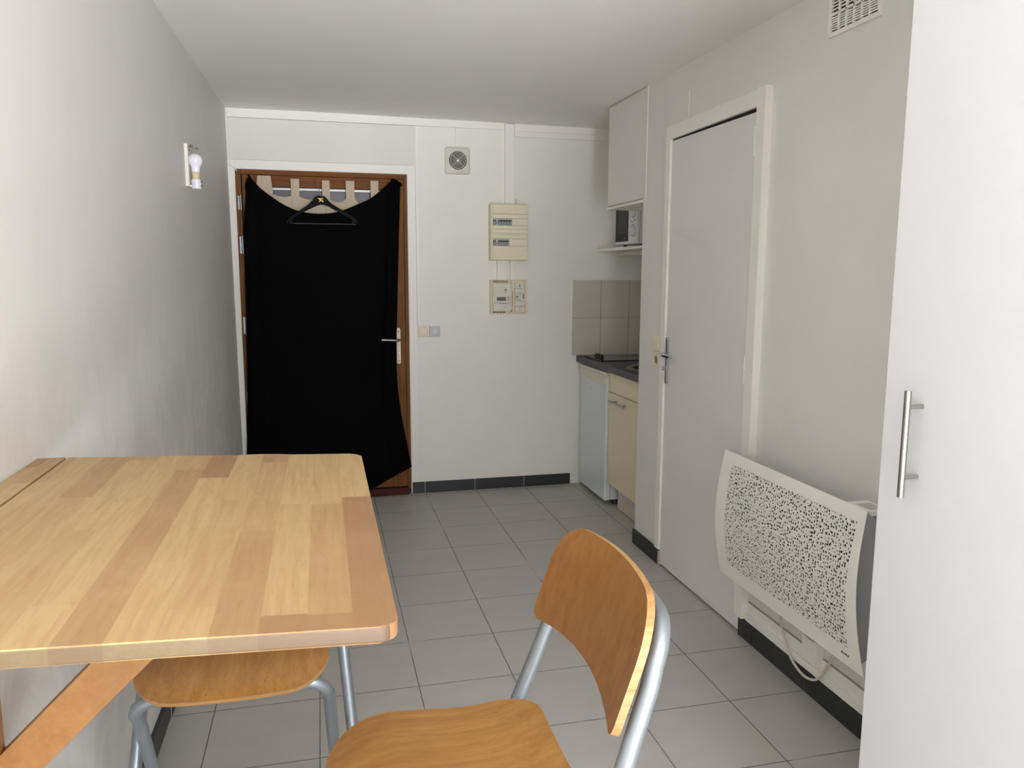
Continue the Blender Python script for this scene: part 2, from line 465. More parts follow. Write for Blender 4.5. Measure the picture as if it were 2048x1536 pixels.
# skirting tiles: one thin dark tile after another with pale joints
def baseboard(name, segs, axis, face, depth, h=.08):
    b = B()
    for a0, a1 in segs:
        lo_, hi_ = min(a0, a1), max(a0, a1)
        if axis == 'x': bx(b, (lo_+.002, face, 0), (hi_-.002, face+depth, h), .0015)
        else: bx(b, (face, lo_+.002, 0), (face+depth, hi_-.002, h), .0015)
    a0 = min(min(s) for s in segs); a1 = max(max(s) for s in segs)
    t = depth*.72
    if axis == 'x': bx(b, (a0+.002, face+depth-t if depth > 0 else face+depth, 0), (a1-.002, face+depth, h-.002), mi=1)
    else: bx(b, (face+depth-t, a0+.002, 0), (face+depth, a1-.002, h-.002), mi=1)
    return struct(name, b, [M['base'], M['grout']])
baseboard('baseboard_back', [(1.055, 1.137), (1.137, 1.467), (1.467, 1.80), (1.80, 2.125)], 'x', -.011, .011, .072)
ysl = [-.02]+[-.39-.333*k for k in range(21)]
b = B()
for y0, y1 in zip(ysl, ysl[1:]):
    x = left_x((y0+y1)/2, .04)
    bx(b, (x-.004, y1+.002, 0), (x+.011, y0-.002, .078), .0015)
    bx(b, (x-.004, y1-.002, 0), (x+.009, y1+.002, .077), mi=1)
struct('baseboard_left', b, [M['base'], M['grout']])
b = B()
for y0, y1 in ((-1.2, -1.52),): bx(b, (XR-.011, y1, 0), (XR, y0, .078), .0015)
bx(b, (XR-.011, -1.531, 0), (XR, -1.521, .07), mi=1)
struct('baseboard_1', b, [M['base'], M['mortar']])
b = B()
ysr = [-2.285, -2.39, -2.723, -3.056, -3.389, -3.64]
for y0, y1 in zip(ysr, ysr[1:]): bx(b, (XR-.012, y1+.002, 0), (XR, y0-.002, .08), .0015)
bx(b, (XR-.009, -3.64, 0), (XR, -2.29, .0795), mi=1)
for k in range(26):                                     # crumbly mortar line on top of the tiles
    y = -2.29-k*.052; h = .003+.006*random.random()
    bx(b, (XR-.011+.003*random.random(), y-.054, .079), (XR, y, .081+h), mi=2)
struct('baseboard_right', b, [M['base'], M['grout'], M['mortar']])

# painted strips, battens and panel of the back wall
def trim(name, lo, hi, bev=.002, mat='trim'):
    b = B(); bx(b, lo, hi, bev); return struct(name, b, M[mat])
trim('trim_1', (.02, -.014, 2.301), (1.655, 0, 2.352))                # crown batten, left of the trunking
b = B(); bx(b, (1.726, -.012, 2.298), (2.74, 0, 2.345), .002); bx(b, (1.726, -.016, 2.262), (2.74, 0, 2.297), .002)
struct('trim_2', b, M['trim'])
trim('trim_3', (.024, -.009, 2.066), (1.096, 0, 2.299), .0015, 'wall_right')       # raised panel over the door
b = B()                                                              # white casing round the door
bx(b, (.012, -.006, 0), (.052, .03, 2.063), .0015); bx(b, (1.052, -.006, .073), (1.099, .03, 2.063), .0015); bx(b, (.052, -.006, 2.014), (1.052, .03, 2.063), .0015)
struct('trim_4', b, M['trim'])
b = B()                                                              # casing of the inner door
bx(b, (XR-.016, -1.533, .08), (XR+.01, -1.486, 2.078), .002); bx(b, (XR-.03, -2.337, .085), (XR+.01, -2.279, 2.078), .003)
bx(b, (XR-.018, -2.279, 2.018), (XR+.01, -1.533, 2.078), .002)
struct('trim_5', b, M['trim'])
trim('trim_6', (XR-.003, -1.238, 1.765), (XR, -1.23, 2.318), .001)   # bead where the boxed cupboard meets the wall
trim('trim_7', (XR-.0015, -1.679, 2.085), (XR, -1.674, 2.2), .0005)
# white plinth ledge above the right skirting
b = B(); bx(b, (XR-.006, -3.64, .09), (XR, -2.34, .155), .002); bx(b, (XR-.014, -3.64, .082), (XR, -2.34, .112), .003)
struct('trim_8', b, M['trim'])
b = B(); bx(b, (XR-.0065, -2.72, .156), (XR, -2.345, .159)); bx(b, (XR-.0065, -3.64, .156), (XR, -2.81, .159)); struct('shadow_line', b, M['mortar'])  # thin grey strips standing in for the shadow line above the ledge

# ------------------------------------------------------------------ entrance door
d = struct_empty('door_1', (.55, 0, 0))
b = B()
bx(b, (.053, -.002, .03), (.083, .05, 2.012), .003); bx(b, (1.028, -.002, .03), (1.05, .05, 2.012), .003)
objs('frame_post', b, M['dwood'], d)
b = B(); bx(b, (.083, -.002, 1.983), (1.028, .05, 2.012), .003); obj('frame_head', b, M['dwoodh'], d)
b = B()
bx(b, (.088, -.016, .052), (.185, .04, 1.981), .006); bx(b, (.935, -.016, .052), (1.026, .04, 1.981), .006)
objs('leaf_stile', b, M['dwood'], d)
b = B()
bx(b, (.185, -.014, 1.914), (.935, .04, 1.981), .006); bx(b, (.185, -.014, .052), (.935, .04, .15), .006)
bx(b, (.185, -.002, .15), (.935, .03, .172), .006)
bx(b, (.185, -.014, .62), (.935, .04, .75), .006)
objs('leaf_rail', b, M['dwoodh'], d)
b = B(); bx(b, (.185, .01, .16), (.935, .03, .63), .002); obj('lower_panel', b, M['dwood'], d)
b = B(); bx(b, (.185, .012, .74), (.935, .02, 1.912)); obj('glass_pane', b, M['glass'], d, 'grey glass pane behind the cloth')
b = B(); bx(b, (.187, .002, 1.898), (.933, .011, 1.9135), .002); objs('glazing_bead', b, M['zinc'], d)
b = B(); bx(b, (.053, -.035, .004), (1.03, .04, .048), .004); obj('threshold', b, M['sill'], d, 'dark red wooden threshold')
for z0, z1 in ((1.775, 1.862), (1.522, 1.628), (1.046, 1.153), (.577, .70)):
    b = B(); zm = (z0+z1)/2
    cyl(b, (.079, -.012, z0), (.079, -.012, zm-.001), .0075, 14); cyl(b, (.079, -.012, zm+.001), (.079, -.012, z1), .0075, 14)
    bx(b, (.062, -.006, z0+.004), (.077, -.001, z1-.004))
    obj('hinge', b, M['zinc'], d, 'grey metal hinge')
h = obj('door_handle', (lambda b: (prism(b, [(.981+.0125*math.cos(t), (1.063 if math.sin(t) > 0 else .861)+.0125*math.sin(t)) for t in [2*PI*(k+.5)/24 for k in range(24)]], lambda u, v, dd: (u, -.018-dd, v), .006, bev=.001), b)[1])(B()), M['ivory'], d, 'long pale backplate with a grey lever')
b = B()
pts = [(.982, -.02, 1.0), (.982, -.05, 1.0), (.978, -.062, 1.0), (.968, -.068, 1.0)]+[(.968-.0105*k, -.068-.001*k, 1.0+.0006*k) for k in range(1, 10)]
tube(b, pts, [.0085]*4+[.0085-.0002*k for k in range(1, 9)]+[.0055], 14)
obj('lever', b, M['steel'], h, 'brushed grey lever')
b = B(); cyl(b, (.983, -.0235, .918), (.983, -.028, .918), .0075, 16); bx(b, (.9795, -.0275, .893), (.9865, -.0235, .918), .001); obj('lock_cylinder', b, M['zinc'], h)
b = B(); cyl(b, (.981, -.0235, 1.052), (.981, -.026, 1.052), .0035, 10); cyl(b, (.981, -.0235, .868), (.981, -.026, .868), .0035, 10); objs('screw', b, M['dark'], h)

# orange wire the curtain hangs from
b = B(); tube(b, [(.11, -.028, 1.962), (.13, -.032, 1.962), (.3, -.033, 1.956), (.5, -.033, 1.951), (.75, -.033, 1.953), (.97, -.03, 1.962), (.985, -.016, 1.963)], .0022, 8)
cyl(b, (.118, -.016, 1.964), (.118, -.03, 1.964), .004, 10); cyl(b, (.982, -.016, 1.962), (.982, -.03, 1.962), .004, 10)
tag(obj('curtain_wire', b, M['wire']), 'thin rust-orange wire stretched across the top of the entrance door', 'wire')

# cream tab-top curtain behind the black cloth
ct = thing('tab_curtain', 'cream tab-top curtain on the wire, mostly hidden behind the black cloth', 'curtain', (.5, -.03, 1.95))
tops = [(.165, 1.90), (.205, 1.885), (.25, 1.875), (.285, 1.862), (.325, 1.855), (.355, 1.86), (.365, 1.865), (.412, 1.862), (.43, 1.852), (.46, 1.845), (.49, 1.843), (.52, 1.85), (.545, 1.856), (.584, 1.85), (.60, 1.84), (.63, 1.832), (.65, 1.832), (.67, 1.845), (.68, 1.856), (.732, 1.854), (.745, 1.847), (.752, 1.83), (.76, 1.80), (.80, 1.78), (.83, 1.78), (.88, 1.78)]
def topz(x):
    for (a, za), (c, zc) in zip(tops, tops[1:]):
        if a <= x <= c: return za+(zc-za)*(x-a)/(c-a)
    return tops[-1][1]
b = B(); P = []
nx = 110
for i in range(14):
    row = []
    for j in range(nx+1):
        x = .165+(.88-.165)*j/nx; zt = topz(x); f = i/13
        z = zt+(1.52-zt)*f
        row.append((x, -.031+.0045*math.sin(x*95+.6*math.sin(x*31))*min(1, .3+f*2)+.002*math.sin(x*230), z))
    P.append(row)
sheet(b, P, lambda i, j: (0, .002, 0)); obj('curtain_body', b, M['linen'], ct)
for x0, x1, zb, zt, sk in ((.178, .252, 1.872, 1.973, .012), (.364, .412, 1.858, 1.960, 0), (.543, .587, 1.85, 1.9565, 0), (.681, .731, 1.85, 1.958, 0), (.827, .873, 1.76, 1.963, 0)):
    b = B(); P = []
    for k in range(9):
        f = k/8; z = zt+(zb-zt)*f; bul = .007*math.sin(PI*min(1, f*1.25)) if f < .8 else .003
        P.append([(x0+(x1-x0)*t-sk*f*(1-2*t)*.9, -.040-bul*.4+.0012*math.sin(t*9+k), z) for t in [q/6 for q in range(7)]])
    sheet(b, P, lambda i, j: (0, .002, 0))
    P2 = [[(x0+(x1-x0)*t, -.024-.008*(k == 0)*0, zt-.0-k*.01) for t in (0, .5, 1)] for k in range(5)]
    sheet(b, P2, lambda i, j: (0, .0015, 0))
    bx(b, (x0, -.040, zt-.0005), (x1, -.023, zt+.0012), .0005)
    obj('tab', b, M['linen'], ct)

# black cloth draped over the whole door
def cat(pts, n):
    pts = [Vector(p+(0,)) if len(p) == 2 else Vector(p) for p in pts]
    L = [0]
    for a, c in zip(pts, pts[1:]): L.append(L[-1]+(c-a).length)
    out = []
    for k in range(n+1):
        s = L[-1]*k/n; i = 0
        while i < len(pts)-2 and L[i+1] < s: i += 1
        t = (s-L[i])/max(1e-9, L[i+1]-L[i])
        p0, p1, p2, p3 = pts[max(i-1, 0)], pts[i], pts[i+1], pts[min(i+2, len(pts)-1)]
        q = .5*((2*p1)+(-p0+p2)*t+(2*p0-5*p1+4*p2-p3)*t*t+(-p0+3*p1-3*p2+p3)*t**3)
        out.append(q)
    return out
NU, NV = 90, 90
top = cat([(.118, 1.945), (.132, 1.958), (.155, 1.943), (.2, 1.895), (.258, 1.851), (.32, 1.81), (.383, 1.782), (.45, 1.766), (.526, 1.762), (.6, 1.768), (.673, 1.789), (.75, 1.822), (.823, 1.857), (.89, 1.91), (.945, 1.958), (.972, 1.974), (.99, 1.968), (1.005, 1.94)], NU)
bot = cat([(.04, .14), (.2, .05), (.4, .018), (.6, .012), (.7, .02), (.798, .062), (.9, .115), (1.047, .19)], NU)
lef = cat([(.118, 1.945), (.107, 1.9), (.112, 1.88), (.104, 1.8), (.094, 1.69), (.088, 1.4), (.082, 1.12), (.07, .7), (.052, .33), (.04, .14)], NV)
rig = cat([(1.005, 1.94), (1.003, 1.90), (.997, 1.76), (.99, 1.615), (.98, 1.36), (.970, 1.125), (.962, .9), (.965, .75), (.978, .6), (1.01, .393), (1.047, .19)], NV)
P = []
for i in range(NV+1):
    v = i/NV; row = []
    for j in range(NU+1):
        u = j/NU
        p = top[j]*(1-v)+bot[j]*v+lef[i]*(1-u)+rig[i]*u-(top[0]*(1-u)*(1-v)+top[NU]*u*(1-v)+bot[0]*(1-u)*v+bot[NU]*u*v)
        s = min(1, v*3)
        f = .012*math.exp(-((u-.90-.015*math.sin(v*4))/.012)**2)+.010*math.exp(-((u-.94)/.014)**2)+.012*math.exp(-((u-.05)/.02)**2)+.007*math.exp(-((u-.13)/.02)**2)
        f += .005*math.sin(u*26+2*math.sin(v*3))*s*(.3+.7*v)+.004*math.sin(u*11+v*5)
        f += .01*math.exp(-((v)/.02)**2)*.5                       # turned-over hem
        edge = .012*math.exp(-((1-u)/.03)**2)*v
        row.append((p.x, -.052-f-edge*.3, max(.006, p.y)))
    P.append(row)
b = B(); sheet(b, P, lambda i, j: (0, .003, 0))
bc = obj('black_cloth', b, M['black_cloth'])
tag(bc, 'large black cloth hung over the wooden entrance door by its two top corners', 'curtain')
b = B()
tube(b, [(.128, -.018, 1.975), (.130, -.04, 1.974), (.137, -.05, 1.958), (.147, -.052, 1.94)], [.004, .005, .007, .006], 8)
obj('corner_loop', b, M['black_cloth'], bc)
b = B(); lathe(b, (.97, -.057, 1.963), (.35, -.3, 1), [(0, -.012), (.016, -.01), (.024, 0), (.02, .009), (0, .013)], 16)
lathe(b, (.998, -.05, 1.945), (1, -.2, -.3), [(0, -.012), (.014, -.008), (.016, 0), (.009, .014), (0, .02)], 12); objs('corner_knot', b, M['black_cloth'], bc)

# clothes hanger
hg = thing('clothes_hanger', 'dark plastic clothes hanger hooked over the wire in front of the black cloth', 'hanger', (.53, -.075, 1.9))
def hp(x, y):   # zoomed outline coordinates of the hanger to metres
    px, py = x/10.24+560, y/10.24+340
    return (.529+(px-640)*.00291, 1.855-(py-396)*.00291+(px-640)*.00004)
outer = [(128, 1095), (150, 1035), (240, 955), (400, 850), (560, 760), (640, 690), (700, 600), (735, 563), (780, 552), (900, 555), (950, 590), (1000, 660), (1070, 730), (1250, 830), (1400, 910), (1530, 1000), (1572, 1060), (1580, 1112)]
inner = [(1545, 1112), (1505, 1065), (1440, 1012), (1200, 880), (1080, 820), (1000, 770), (900, 722), (830, 715), (740, 740), (620, 810), (500, 870), (380, 930), (270, 1000), (200, 1070), (160, 1108)]
b = B(); prism(b, [hp(*q) for q in outer+inner], lambda u, v, dd: (u, -.084-dd, v), .013, bev=.003); obj('hanger_body', b, M['hanger'], hg)
b = B(); cyl(b, (hp(190, 1105)[0], -.0905, hp(0, 1105)[1]), (hp(1535, 1105)[0], -.0905, hp(0, 1105)[1]), .0045, 12); obj('trouser_bar', b, M['hangerbar'], hg, 'lighter grey trouser bar')
for xx in (232, 1478):
    b = B(); x, z = hp(xx, 1075); bx(b, (x-.009, -.098, z-.013), (x+.009, -.084, z+.012), .003); obj('bar_clip', b, M['hanger'], hg)
b = B(); tube(b, [(x, y, z) for (x, z), y in ((hp(830, 565), -.0905), (hp(825, 480), -.088), (hp(800, 400), -.075), (hp(775, 330), -.062), (hp(766, 285), -.055), (hp(780, 245), -.049), (hp(800, 226), -.041), (hp(818, 224), -.035), (hp(826, 232), -.029))], .0017, 8); obj('hook', b, M['steel'], hg, 'bent steel wire hook')
b = B()
for x0, y0, x1, y1 in ((770, 597, 890, 606), (800, 610, 822, 630), (815, 630, 850, 650), (845, 612, 870, 622), (850, 645, 880, 655), (800, 655, 820, 672), (862, 655, 884, 672), (828, 612, 838, 655)):
    a, c = hp(x0, y0), hp(x1, y1); bx(b, (a[0], -.0976, a[1]), (c[0], -.0968, c[1]))
obj('emblem', b, M['gold'], hg, 'small gold printed emblem')

# white cable stub from the left wall to the door corner
b = B(); tube(b, [(.02, -.012, 2.035), (.035, -.014, 2.026), (.052, -.012, 2.014), (.062, -.006, 2.0)], .0025, 8)
tag(obj('cable', b, M['white']), 'short white cable crossing the top left corner of the door casing', 'cable')

# ------------------------------------------------------------------ wall fittings on the back wall
def trunk(name, lo, hi, label, bev=.002):
    b = B(); bx(b, lo, hi, bev); return tag(obj(name, b, M['trim']), label, 'cable cover', 'white cable covers on the back wall')
trunk('cable_trunking', (1.664, -.026, 1.845), (1.722, 0, 2.336), 'wide white cable cover running from the ceiling down to the fuse box')
trunk('cable_trunking', (1.350, -.011, 2.186), (1.366, 0, 2.3), 'narrow white cable cover above the round extractor fan')
trunk('cable_trunking', (1.102, -.010, 1.091), (1.121, 0, 2.3), 'tall thin white cable cover rising from the light switch to the ceiling batten')
trunk('cable_trunking', (1.614, -.022, 1.37), (1.678, 0, 1.5), 'wider white cable cover between fuse box and electric meter')
trunk('cable_trunking', (1.700, -.018, 1.37), (1.734, 0, 1.5), 'slimmer white cable cover at right between fuse box and meter')
b = B(); tube(b, [(1.742, -.012, 1.845), (1.742, -.012, 1.872), (1.738, -.004, 1.878)], .006, 8)
tag(obj('cable_stub', b, M['ivory']), 'short cable end poking out above the right of the fuse box', 'cable')

# extractor fan
f = thing('extractor_fan', 'square white extractor fan with round grille high on the back wall', 'fan', (1.363, 0, 2.02))
b = B(); n = 48; cx, cz_ = 1.363, 2.103; R_ = .0535
def sq(t, hw, hh):
    c, s = math.cos(t), math.sin(t); k = min(hw/max(abs(c), 1e-9), hh/max(abs(s), 1e-9)); return (cx+c*k, cz_+s*k)
rings = []
angs = [2*PI*(k+.5)/n for k in range(n)]
for fn, y in ((lambda t: sq(t, .078, .081), 0), (lambda t: sq(t, .078, .081), -.016), (lambda t: sq(t, .074, .077), -.022), (lambda t: (cx+.062*math.cos(t), cz_+.062*math.sin(t)), -.032), (lambda t: (cx+.0565*math.cos(t), cz_+.0565*math.sin(t)), -.032), (lambda t: (cx+R_*math.cos(t), cz_+R_*math.sin(t)), -.020)):
    rings.append([b.verts.new((fn(t)[0], y, fn(t)[1])) for t in angs])
for r0, r1 in zip(rings, rings[1:]):
    for k in range(n): b.faces.new((r0[k], r0[(k+1) % n], r1[(k+1) % n], r1[k]))
obj('fan_housing', b, M['fanwhite'], f)
b = B(); cyl(b, (cx, -.012, cz_), (cx, -.016, cz_), .0545, 40); obj('fan_recess', b, plain('fan_dark', hexl(60, 54, 44), .7), f, 'dark recess')
b = B()
for r in (.047, .0375, .029, .0205, .0135): tube(b, [(cx+r*math.cos(2*PI*k/36), -.022, cz_+r*math.sin(2*PI*k/36)) for k in range(36)], .0021 if r > .04 else .0014, 6, True)
for a in (PI/4, 3*PI/4): tube(b, [(cx-.053*math.cos(a), -.024, cz_-.053*math.sin(a)), (cx+.053*math.cos(a), -.024, cz_+.053*math.sin(a))], .0011, 6)
obj('grille', b, M['fanwhite'], f)
b = B(); cyl(b, (cx, -.02, cz_), (cx, -.028, cz_), .008, 16); obj('hub', b, M['white'], f)

# fuse box
fb = thing('fuse_box', 'ivory two-row fuse box at head height on the back wall', 'fuse box', (1.685, 0, 1.495))
FX0, FX1, FZ0, FZ1, FY = 1.560, 1.800, 1.4955, 1.845, -.072
b = B(); bx(b, (FX0, FY, FZ0), (FX1, 0, FZ1), .006, 3); obj('enclosure', b, M['ivory2'], fb)
b = B()
bx(b, (FX0+.012, FY-.010, FZ1-.062), (FX1-.003, FY, FZ1-.006), .003)
bx(b, (FX0+.012, FY-.010, FZ0+.006), (FX1-.003, FY, FZ0+.072), .003)
bx(b, (FX0+.012, FY-.008, 1.664), (FX1-.003, FY, 1.689), .003)
objs('cover_plate', b, M['ivory'], fb)
for zc, n_ in ((1.733, 7), (1.607, 6)):
    b = B(); x0 = FX0+.014; w_ = .0172
    bx(b, (x0-.002, FY-.009, zc+.022), (FX1-.004, FY, zc+.048), .003); bx(b, (x0-.002, FY-.009, zc-.044), (FX1-.004, FY, zc-.023), .003)
    bx(b, (x0+n_*w_+.004, FY-.006, zc-.021), (FX1-.005, FY, zc+.021), .001)
    for q in range(3): bx(b, (x0+n_*w_+.022+q*.027, FY-.0066, zc-.02), (x0+n_*w_+.0226+q*.027, FY-.005, zc+.02))
    row = obj('row_cover', b, M['ivory'], fb)
    for k in range(n_):
        b = B(); xa = x0+k*w_; wide = k < 2
        bx(b, (xa+.0004, FY-.004, zc-.021), (xa+w_-.0004, FY, zc+.021), .0006)
        bx(b, (xa+.002, FY-.0048, zc+.012), (xa+w_-.002, FY-.0039, zc+.02), mi=1)
        bx(b, (xa+.0008, FY-.0046, zc-.002), (xa+w_-.0008, FY-.0039, zc+.011), mi=2)
        if k == 1: bx(b, (xa+.001, FY-.0052, zc-.004), (xa+w_-.001, FY-.0044, zc+.013), mi=1); bx(b, (xa+.004, FY-.005, zc-.02), (xa+w_-.003, FY-.0039, zc-.016), mi=4)
        bx(b, (xa+.0045, FY-.0105, zc-.008), (xa+w_-.0045, FY-.004, zc+.004), .001, mi=3)
        obj('breaker', b, [M['breaker'], M['breaker2'], M['black'], M['lilac'], M['white']], fb, 'grey circuit breaker')
for x in (FX0+.02, FX1-.006):
    for z in (FZ1-.041, FZ0+.046):
        b = B(); lathe(b, (x, FY-.009, z), (0, -1, 0), [(.0095, 0), (.0095, .0015), (.008, .0022), (.0075, .0012), (.003, .0012), (.003, .0002), (0, .0002)], 20); obj('cover_screw', b, M['ivory'], fb)

# electric meter board
mt = thing('electric_meter', 'cream electric meter board with small display below the fuse box', 'electric meter', (1.685, 0, 1.158))
b = B(); bx(b, (1.566, -.03, 1.159), (1.806, 0, 1.371), .004, 2); bx(b, (1.566, -.040, 1.159), (1.573, -.03, 1.371), .001); bx(b, (1.699, -.047, 1.165), (1.707, -.03, 1.365), .002); bx(b, (1.793, -.036, 1.159), (1.806, -.03, 1.371), .001)
obj('back_board', b, M['ivory2'], mt)
b = B()
bx(b, (1.582, -.05, 1.268), (1.698, -.03, 1.352), .003); bx(b, (1.582, -.05, 1.176), (1.698, -.03, 1.222), .003); bx(b, (1.578, -.044, 1.216), (1.698, -.03, 1.274), .002)
bx(b, (1.582, -.052, 1.300), (1.696, -.05, 1.327), .001); bx(b, (1.582, -.053, 1.303), (1.696, -.051, 1.304))
obj('meter_case', b, M['meterwhite'], mt)
b = B(); bx(b, (1.607, -.046, 1.241), (1.666, -.044, 1.262), .001); md = obj('display', b, M['black'], mt, 'dark framed display')
b = B(); bx(b, (1.610, -.0468, 1.244), (1.662, -.0459, 1.259)); obj('screen', b, M['lcd'], md)
b = B()
for z in (1.245, 1.262): cyl(b, (1.681, -.044, z), (1.681, -.0475, z), .0033, 12)
objs('button', b, M['black'], mt)
b = B()
for (x0, x1, z0, z1) in ((1.588, 1.632, 1.233, 1.2345), (1.588, 1.612, 1.229, 1.2305), (1.588, 1.616, 1.2205, 1.222), (1.588, 1.600, 1.225, 1.2265), (1.608, 1.623, 1.268, 1.2695), (1.645, 1.672, 1.268, 1.2695), (1.674, 1.692, 1.253, 1.254), (1.598, 1.602, 1.250, 1.255), (1.676, 1.692, 1.228, 1.2292), (1.676, 1.692, 1.223, 1.2242)): bx(b, (x0, -.0447, z0), (x1, -.0439, z1))
random.seed(3); x = 1.621
while x < 1.670:                      # serial strip
    w_ = .001+.002*random.random(); bx(b, (x, -.0447, 1.2205), (x+w_, -.0439, 1.2275)); x += w_+.0009
obj('printing', b, M['ink'], mt, 'grey printed lines')
b = B()
bx(b, (1.582, -.0335, 1.356), (1.682, -.0295, 1.368), mi=0)
bx(b, (1.582, -.0335, 1.163), (1.666, -.0295, 1.172), mi=0)
for k in range(6): bx(b, (1.583+k*.0165, -.0345, 1.357), (1.597+k*.0165, -.033, 1.3605), mi=1); bx(b, (1.583+k*.0165, -.0345, 1.3625), (1.597+k*.0165, -.033, 1.367), mi=1)
for k in range(4): bx(b, (1.584+k*.0205, -.0345, 1.164), (1.601+k*.0205, -.033, 1.1715), mi=1)
objs('vent_strip', b, [M['ivory2'], M['olive']], mt)
b = B(); cyl(b, (1.661, -.052, 1.309), (1.661, -.056, 1.309), .0075, 18); objs('seal', b, M['ochre'], mt, 'round yellow seal')
b = B(); bx(b, (1.652, -.0535, 1.286), (1.665, -.05, 1.326), .004); bx(b, (1.653, -.0535, 1.185), (1.661, -.05, 1.208), .003); bx(b, (1.645, -.0525, 1.177), (1.665, -.05, 1.188), .003); objs('latch', b, M['meterwhite'], mt)
cb_ = B(); bx(cb_, (1.724, -.046, 1.320), (1.788, -.03, 1.354), .002); bx(cb_, (1.724, -.046, 1.285), (1.788, -.03, 1.318), .002); bx(cb_, (1.726, -.05, 1.240), (1.793, -.03, 1.284), .002); bx(cb_, (1.724, -.046, 1.206), (1.788, -.03, 1.239), .002); bx(cb_, (1.724, -.046, 1.169), (1.788, -.03, 1.204), .002)
objs('main_breaker', cb_, M['meterwhite'], mt)
b = B(); cyl(b, (1.738, -.05, 1.266), (1.738, -.0535, 1.266), .0075, 18); bx(b, (1.753, -.0485, 1.325), (1.759, -.046, 1.344), .002); objs('seal', b, M['ochre'], mt, 'round yellow test button')
b = B(); bx(b, (1.774, -.054, 1.253), (1.786, -.0495, 1.280), .002); obj('toggle', b, M['breaker'], mt)
b = B(); cyl(b, (1.733, -.05, 1.250), (1.733, -.0515, 1.250), .0032, 10)
for z, x0, x1 in ((1.277, 1.746, 1.762), (1.268, 1.755, 1.764), (1.250, 1.742, 1.758), (1.2445, 1.742, 1.752), (1.2445, 1.760, 1.765)): bx(b, (x0, -.0507, z-.001), (x1, -.0499, z+.001))
bx(b, (1.7555, -.0467, 1.176), (1.7575, -.0459, 1.198)); bx(b, (1.738, -.0467, 1.291), (1.780, -.0459, 1.2925))
obj('printing', b, M['ink'], mt)
b = B(); bx(b, (1.701, -.0485, 1.173), (1.708, -.0465, 1.179)); bx(b, (1.7073, -.047, 1.20), (1.7085, -.04, 1.30)); objs('locking_pin', b, M['black'], mt)

# two light switches by the entrance
def square_switch(x0, z0, s, mat, label):
    t = thing('light_switch', label, 'switch', (x0+s/2, 0, z0), 'light switches beside the entrance door')
    b = B(); bx(b, (x0, -.012, z0), (x0+s, 0, z0+s), .004, 3); obj('switch_plate', b, mat, t)
    b = B(); m_ = s*.14; bx(b, (x0+m_, -.0128, z0+m_), (x0+s-m_, -.0105, z0+s-m_), .001); bx(b, (x0+m_+.003, -.0165, z0+m_+.003), (x0+s-m_-.003, -.012, z0+s-m_-.003), .003, 3); obj('rocker', b, mat, t)
square_switch(1.105, 1.014, .073, M['switch'], 'beige square light switch nearest the entrance door')
square_switch(1.179, 1.015, .066, M['greyw'], 'pale blue-grey square light switch right of the beige one')

# ------------------------------------------------------------------ wall lamp without shade
LY = -1.43
wl = thing('wall_lamp', 'bare wall lamp with a white bulb and no shade on the left wall', 'lamp', (.01, LY, 1.76))
wx = left_x(LY, 1.85)
b = B()
bx(b, (wx+.0, LY-.03, 1.76), (wx+.014, LY+.03, 1.928), .002); obj('backplate', b, M['fanwhite'], wl)
b = B(); bx(b, (wx+.012, LY-.008, 1.759), (wx+.03, LY+.008, 1.767), .001); bx(b, (wx+.02, LY-.006, 1.762), (wx+.024, LY+.006, 1.79), .001); obj('arm', b, M['ivory'], wl)
BX = wx+.037
b = B(); lathe(b, (BX, LY, 1.752), (0, 0, 1), [(0, 0), (.018, 0), (.0195, .002), (.0195, .036), (.018, .038), (.012, .038), (0, .038)]); obj('lamp_cup', b, M['ceramic'], wl)
b = B()
for z in (1.765, 1.781): cyl(b, (BX+.018, LY-.006, z), (BX+.0245, LY-.008, z), .003, 10)
objs('clamp_screw', b, M['zinc'], wl)
b = B(); lathe(b, (BX, LY, 1.790), (0, 0, 1), [(0, 0), (.0145, 0), (.0145, .014), (.0165, .017), (.0165, .026), (.013, .028), (0, .028)]); obj('socket', b, M['bakelite'], wl)
b = B(); lathe(b, (BX, LY, 1.818), (0, 0, 1), [(0, 0), (.0155, 0), (.0165, .012), (.0185, .024), (.025, .033), (.0285, .044), (.0278, .054), (.0235, .064), (.0155, .071), (.006, .0745), (0, .075)], 32); obj('bulb', b, M['bulb'], wl)
b = B(); prism(b, [(0, -.004), (.012, -.006), (.03, -.004), (.038, 0), (.03, .004), (.012, .006), (0, .004)], lambda u, v, dd: (wx+.012+u*.95, LY+v*1.5, 1.919-u*.17+dd), .0012)
cyl(b, (wx+.024, LY, 1.918), (wx+.024, LY, 1.928), .0055, 12); cyl(b, (wx+.013, LY, 1.906), (wx+.019, LY, 1.906), .0035, 10); cyl(b, (wx+.047, LY, 1.910), (wx+.047, LY, 1.915), .003, 8); obj('shade_clip', b, M['rust'], wl)

